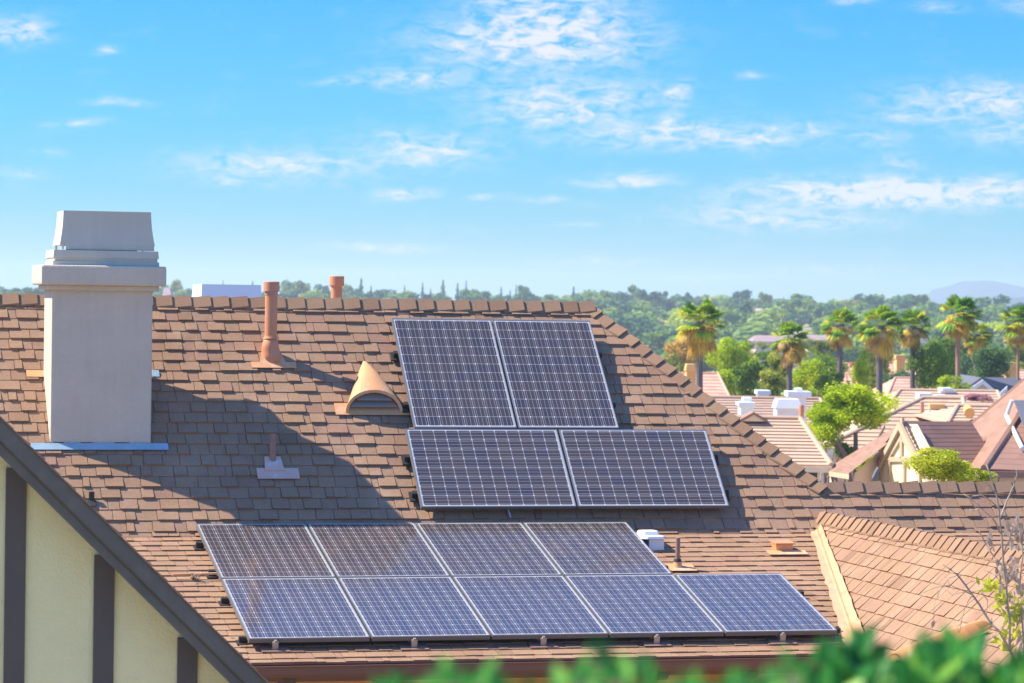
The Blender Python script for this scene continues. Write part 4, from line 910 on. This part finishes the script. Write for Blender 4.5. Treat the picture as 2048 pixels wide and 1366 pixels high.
# ------------------------------------------------------------------ bare branched plant on the right
YT = 21.5
def tw(px, py, dz=0): return W(px, py, YT+dz)
root = tw(2075, 1420); root = V((root.x, root.y, root.z))
bt = thing('dead_tree', 'bare twiggy tree with dry grey and a few yellow green leaves, right edge', 'tree', (root.x, root.y, GZ))
b = MB((root.x, root.y, GZ))
br = [([(2075, 1420, .0), (2050, 1366, 0), (2025, 1310, .0), (2000, 1265, .05), (1972, 1232, .1), (1945, 1190, .1), (1915, 1150, .1), (1885, 1128, .1)], 7),
      ([(2020, 1300, 0), (2019, 1240, 0), (2012, 1170, 0), (2005, 1100, 0), (1999, 1040, 0), (1993, 990, 0), (1981, 955, 0), (1973, 930, 0)], 6),
      ([(1999, 1040, 0), (2012, 1005, .1), (2028, 970, .1), (2034, 950, .1), (2033, 935, .1)], 4),
      ([(2000, 1065, 0), (1985, 1035, -.1), (1960, 1012, -.1), (1945, 1000, -.1), (1928, 988, -.1)], 3.5), ([(1960, 1012, -.1), (1948, 1022, -.1), (1940, 1018, -.1)], 2.5),
      ([(1996, 1015, 0), (1980, 1000, 0), (1962, 990, 0), (1945, 992, 0)], 3), ([(1993, 985, 0), (1978, 970, 0), (1962, 962, 0), (1950, 945, 0)], 2.5),
      ([(2010, 1140, 0), (1985, 1110, .1), (1965, 1075, .1), (1958, 1060, .1)], 3.5), ([(2006, 1110, 0), (2020, 1080, 0), (2018, 1050, 0), (2010, 1020, 0)], 3),
      ([(1972, 1232, .1), (1975, 1200, .2), (1960, 1180, .2), (1925, 1185, .2), (1905, 1190, .2)], 2.5), ([(1945, 1190, .1), (1900, 1170, .1), (1870, 1175, .1), (1840, 1188, .1)], 2.2),
      ([(1915, 1150, .1), (1900, 1155, 0), (1880, 1180, 0), (1868, 1210, 0), (1866, 1240, 0)], 2.2), ([(1945, 1190, .1), (1930, 1215, 0), (1922, 1245, 0), (1918, 1265, 0)], 2.5),
      ([(2012, 1180, 0), (1990, 1150, 0), (1968, 1140, 0)], 2.5), ([(2000, 1265, 0), (1985, 1275, 0), (1960, 1285, 0), (1940, 1320, 0)], 2.5),
      ([(2045, 1350, 0), (2048, 1290, 0), (2044, 1230, 0), (2040, 1170, 0), (2046, 1110, 0), (2040, 1060, 0)], 5), ([(2020, 1290, 0), (2035, 1250, 0), (2046, 1220, 0)], 3), ([(2012, 1170, 0), (2030, 1150, 0), (2048, 1140, 0)], 3)]
for pts, w in br:
    P_ = [tw(*q) for q in pts]; P2_ = []
    for i in range(len(P_)-1):
        P2_ += [P_[i], P_[i].lerp(P_[i+1], .5)+V((rr.uniform(-.006, .006), 0, rr.uniform(-.006, .006)))]
    P2_.append(P_[-1]); n = len(P2_); w0 = w*.5/FPX*YT
    b.tube(P2_, [w0*(1-.6*i/n) for i in range(n)], 7)
    for k in range(max(1, n//3)):
        s = rr.choice(P2_); e = s+V((rr.uniform(-.09, .09), rr.uniform(-.05, .05), rr.uniform(-.06, .10))); b.tube([s, s.lerp(e, .5)+V((0, 0, .01)), e], [w0*.35, w0*.28, w0*.12], 5)
b.tube([V((root.x, root.y, GZ-.3)), V((root.x+.1, root.y, (GZ+root.z)/2)), root], [.05, .035, .013], 8)
b.build('branch', 'twig', bt, smooth=True)
def lv(b, p, d, L, w, tone, curl=.2):
    d = d.normalized(); s = d.cross(V((rr.uniform(-.4, .4), -1, rr.uniform(-.4, .4)))).normalized(); n = d.cross(s)
    m1 = p+d*L*.3+n*L*curl*.3; m2 = p+d*L*.7+n*L*curl*.6; e = p+d*L+n*L*curl
    b.poly([p, m1-s*w*.9+n*w*.3, m1, m1], tone) if False else None
    b.poly([p, m1-s*w, m2-s*w*.8, e], tone); b.poly([p, e, m2+s*w*.8, m1+s*w], min(1, tone+.1))
b = MB((root.x, root.y, GZ))
for (px, py, sx_, sy, n) in ((2035, 1060, 22, 35, 30), (2020, 1140, 25, 35, 34), (1978, 1075, 8, 14, 8), (2000, 1130, 14, 26, 12), (2040, 1200, 16, 40, 26), (2015, 1050, 8, 10, 6), (1868, 1240, 3, 4, 2), (2040, 1290, 12, 26, 10)):
    for k in range(n):
        p = tw(px+rr.gauss(0, .5)*sx_, py+rr.gauss(0, .5)*sy, rr.uniform(-.1, .1)); lv(b, p, V((rr.uniform(-.5, .5), rr.uniform(-.3, .3), -1)), rr.uniform(.045, .085), rr.uniform(.009, .016), rr.random(), rr.uniform(-.5, .5))
b.build('dry_leaves', 'leaf_dry', bt)
b = MB((root.x, root.y, GZ))
for (px, py, n) in ((1988, 1180, 22), (1975, 1172, 9), (2030, 1240, 14), (2044, 1225, 10), (2030, 1275, 8), (2010, 1205, 8), (2035, 1215, 8), (2018, 1240, 8), (2022, 1258, 5), (2000, 1212, 5), (2008, 1288, 10), (2046, 1280, 4), (2042, 1190, 4)):
    for k in range(n):
        p = tw(px+rr.gauss(0, 6), py+rr.gauss(0, 8), rr.uniform(-.05, .05)); lv(b, p, V((rr.uniform(-.8, .8), rr.uniform(-.5, .5), rr.uniform(-.1, 1))), rr.uniform(.05, .085), rr.uniform(.010, .016), rr.uniform(.2, .8), .2)
b.build('yellow_leaves', 'leaf_yel', bt)
# ------------------------------------------------------------------ foreground hedge, far out of focus
def hedge(prof, Y0, label, seed, dens, base_px, size=.016, deep=.25):
    rr = random.Random(seed); c = W(base_px, 1500, Y0); gz = ground(c.x, Y0)
    t = thing('shrub', label, 'shrub', (c.x, Y0, gz)); b = MB((c.x, Y0, gz)); st = MB((c.x, Y0, gz))
    def top(px):
        for (x0, y0), (x1, y1) in zip(prof, prof[1:]):
            if x0 <= px <= x1: return y0+(y1-y0)*(px-x0)/(x1-x0)
        return 1500
    for k in range(dens):
        px = rr.uniform(prof[0][0], prof[-1][0]); Y = Y0+rr.uniform(-.16, .22); f = rr.random()**1.6
        py = top(px)+f*260+34; p = W(px, py, Y)
        d = V((rr.uniform(-.7, .7), rr.uniform(-.6, .6), rr.uniform(.1, 1))).normalized(); s = d.cross(rdir(rr)).normalized(); L = size*rr.uniform(.8, 1.5); w = L*.24; n = d.cross(s)
        tn = min(1, max(0, rr.gauss(.5, .28)))
        b.poly([p, p+d*L*.35-s*w+n*w*.3, p+d*L*.75-s*w*.8+n*w*.2, p+d*L*1.1], tn); b.poly([p, p+d*L*1.1, p+d*L*.75+s*w*.8+n*w*.2, p+d*L*.35+s*w+n*w*.3], tn)
    for k in range(60):
        px = rr.uniform(prof[0][0], prof[-1][0]); Y = Y0+rr.uniform(-.1, .15); p = W(px, top(px)+30, Y)
        q = V((c.x+(p.x-c.x)*.35, Y0+(Y-Y0)*.4, gz)); st.tube([q, q.lerp(p, .6)+V((rr.uniform(-.02, .02), 0, 0)), p], [.006, .004, .0015], 5)
    b.build('foliage', 'leaf_hedge', t); st.build('stem', 'twig', t)
hedge([(760, 1362), (830, 1335), (900, 1325), (960, 1338), (1010, 1362), (1090, 1360), (1150, 1335), (1185, 1310), (1212, 1284), (1240, 1320), (1262, 1305), (1280, 1296), (1300, 1325), (1350, 1348), (1430, 1352), (1520, 1335), (1600, 1322)], 3.4, 'blurred green hedge sprigs close to the lens along the middle of the bottom edge', 5, 520, 1180, .026)
hedge([(1600, 1400), (1650, 1350), (1685, 1305), (1710, 1290), (1745, 1330), (1790, 1380), (1830, 1345), (1870, 1305), (1905, 1275), (1925, 1285), (1950, 1330), (1985, 1350), (2030, 1335), (2130, 1310)], 4.4, 'large blurred green bush close to the lens in the lower right corner', 6, 900, 1850, .046)
# ------------------------------------------------------------------ haze
hb = MB(); hb.box(-4300, 4300, -55, 4500, -34, 47)
hz = bpy.data.materials.new('haze_air'); t = NT(hz); o = t.n('ShaderNodeOutputMaterial'); pv = t.n('ShaderNodeVolumePrincipled')
pv.inputs['Color'].default_value = (.62, .80, 1., 1); pv.inputs['Density'].default_value = .0003; pv.inputs['Anisotropy'].default_value = .2
t.l.new(pv.outputs[0], o.inputs['Volume'])
struct(hb, 'haze', hz, kind='stuff')
# ------------------------------------------------------------------ light
Lw = h2w(V((.610, -.250, -.752)).normalized())
sd = bpy.data.lights.new('sun', 'SUN'); sd.energy = 5.0; sd.angle = math.radians(.5); sd.color = (1, .86, .66)
so = bpy.data.objects.new('sun', sd); C.objects.link(so); so.rotation_euler = Lw.to_track_quat('-Z', 'Y').to_euler()
el = math.asin(-Lw.z); azs = math.atan2(-Lw.x, -Lw.y)
wd = bpy.data.worlds.new('World'); sc.world = wd; t = NT(wd)
out = t.n('ShaderNodeOutputWorld'); bg = t.n('ShaderNodeBackground'); t.l.new(bg.outputs[0], out.inputs[0])
sky = t.n('ShaderNodeTexSky', sky_type='NISHITA'); sky.sun_disc = False; sky.sun_elevation = el; sky.sun_rotation = azs
sky.altitude = 100; sky.air_density = 1.0; sky.dust_density = .3; sky.ozone_density = 2.5
tc = t.n('ShaderNodeTexCoord').outputs['Generated']; sp = t.n('ShaderNodeSeparateXYZ'); t.l.new(tc, sp.inputs[0])
elv = t.m('ARCSINE', sp.outputs[2]); azv = t.m('ARCTAN2', sp.outputs[0], sp.outputs[1])
tint = t.ramp(t.m('MULTIPLY', elv, 1/.35, clamp=True), [(0, (.25, .48, .60)), (.06, (.175, .43, .60)), (.115, (.11, .42, .66)), (.175, (.075, .42, .73)), (.30, (.04, .40, .80)), (.6, (.35, .64, 1.1)), (1, (.50, .86, 1.3))])
skc = t.mix(1., sky.outputs[0], tint, 'MULTIPLY')
# clouds: soft patches in the sky's own azimuth / elevation
BL = [(1090, 60, 150, 75, 1.3), (1120, 215, 150, 45, 1.), (1800, 388, 250, 26, 2.2), (1560, 440, 200, 22, .9), (560, 335, 190, 30, .8), (850, 300, 130, 34, .9), (1380, 270, 260, 30, .9), (1060, 90, 200, 55, 1.2), (1080, 20, 130, 40, .8), (950, 110, 90, 25, .7), (830, 160, 110, 20, .7), (1120, 195, 190, 40, .8), (1040, 235, 130, 30, .5), (1190, 120, 60, 20, .6), (1350, 190, 36, 24, .9), (1333, 250, 42, 26, 1.), (1480, 280, 130, 14, .9), (1615, 268, 18, 20, .9), (1300, 300, 120, 14, .6),
      (1240, 362, 90, 12, .9), (800, 290, 70, 22, .8), (900, 310, 90, 20, .5), (480, 322, 80, 16, .75), (590, 350, 110, 16, .5), (440, 365, 60, 14, .5), (800, 388, 70, 12, .8), (670, 168, 60, 8, .6), (40, 72, 60, 26, 1.), (205, 108, 24, 11, .7), (150, 252, 60, 9, .6), (240, 212, 60, 8, .5), (50, 348, 60, 10, .5), (100, 312, 30, 6, .4),
      (1760, 395, 210, 24, 1.), (1950, 400, 130, 26, .9), (1520, 430, 160, 26, .7), (1440, 400, 80, 18, .5), (1960, 215, 190, 36, .85), (1840, 240, 110, 18, .7), (2020, 270, 110, 30, .7), (1740, 280, 80, 14, .5), (1780, 325, 50, 22, .5), (760, 497, 110, 10, .7), (1190, 525, 100, 9, .5), (1670, 545, 130, 9, .45), (1400, 560, 90, 8, .3), (1100, 405, 80, 8, .4), (1490, 158, 26, 8, .5), (1690, 10, 40, 8, .5), (1860, 22, 60, 10, .4), (970, 398, 40, 8, .5), (2040, 20, 60, 16, .5), (1145, 452, 50, 6, .4)]
u_ = t.m('MULTIPLY_ADD', azv, FPX, 1024); v_ = t.m('MULTIPLY_ADD', elv, -FPX, 611)
v_ = t.m('ADD', v_, t.m('MULTIPLY', t.m('SUBTRACT', u_, 1024), .014))
pc = t.n('ShaderNodeCombineXYZ'); t.l.new(u_, pc.inputs[0]); t.l.new(v_, pc.inputs[1])
warp = t.n('ShaderNodeTexNoise'); mp = t.n('ShaderNodeMapping'); mp.inputs['Scale'].default_value = (.006, .016, 1); t.l.new(pc.outputs[0], mp.inputs[0]); t.l.new(mp.outputs[0], warp.inputs['Vector']); warp.inputs['Scale'].default_value = 1.; warp.inputs['Detail'].default_value = 4
ws = t.n('ShaderNodeVectorMath', operation='MULTIPLY_ADD'); t.l.new(warp.outputs['Color'], ws.inputs[0]); ws.inputs[1].default_value = (90, 44, 0); ws.inputs[2].default_value = (-45, -22, 0)
pw = t.n('ShaderNodeVectorMath', operation='ADD'); t.l.new(pc.outputs[0], pw.inputs[0]); t.l.new(ws.outputs[0], pw.inputs[1])
acc = None
for cx_, cy_, rx, ry, am in BL:
    mn = t.n('ShaderNodeVectorMath', operation='MULTIPLY_ADD'); t.l.new(pw.outputs[0], mn.inputs[0]); mn.inputs[1].default_value = (1/rx, 1/ry, 0); mn.inputs[2].default_value = (-cx_/rx, -cy_/ry, 0)
    dt = t.n('ShaderNodeVectorMath', operation='DOT_PRODUCT'); t.l.new(mn.outputs[0], dt.inputs[0]); t.l.new(mn.outputs[0], dt.inputs[1])
    e_ = t.m('MULTIPLY', t.m('POWER', 2.718, t.m('MULTIPLY', dt.outputs['Value'], -1.0)), am)
    acc = e_ if acc is None else t.m('MAXIMUM', acc, e_)
fb = t.noise(mp.outputs[0], 3.2, 9, .68, .6); fb2 = t.noise(mp.outputs[0], 1.3, 6, .6)
dens = t.m('MULTIPLY', acc, t.m('MULTIPLY_ADD', fb, 5.2, -1.95), clamp=True)
wide = t.m('MULTIPLY', t.m('SUBTRACT', fb2, .56), .8, clamp=True)
dens = t.m('ADD', t.m('MULTIPLY', dens, .9), t.m('MULTIPLY', wide, .7), clamp=True)
cc = t.mix(dens, skc, (4.0, 3.95, 4.2, 1))
t.put(bg.inputs[0], cc); bg.inputs[1].default_value = .115
# ------------------------------------------------------------------ camera
cd = bpy.data.cameras.new('camera'); cam = bpy.data.objects.new('camera', cd); C.objects.link(cam); sc.camera = cam
cd.sensor_width = 36; cd.lens = FPX/2048*36; cd.clip_start = .1; cd.clip_end = 20000
cam.matrix_world = Matrix.Rotation(PI/2-PITCH, 4, 'X') @ Matrix.Rotation(ROLL, 4, 'Z')
cd.dof.use_dof = True; cd.dof.focus_distance = 29.5; cd.dof.aperture_fstop = 4.9
sc.view_settings.view_transform = 'Standard'; sc.view_settings.look = 'None'; sc.view_settings.gamma = 1; sc.view_settings.exposure = 1.0
sc.render.engine = 'CYCLES'; cy = sc.cycles
cy.use_denoising = True; cy.max_bounces = 6; cy.diffuse_bounces = 3; cy.glossy_bounces = 3; cy.transmission_bounces = 3; cy.volume_bounces = 1; cy.sample_clamp_indirect = 5
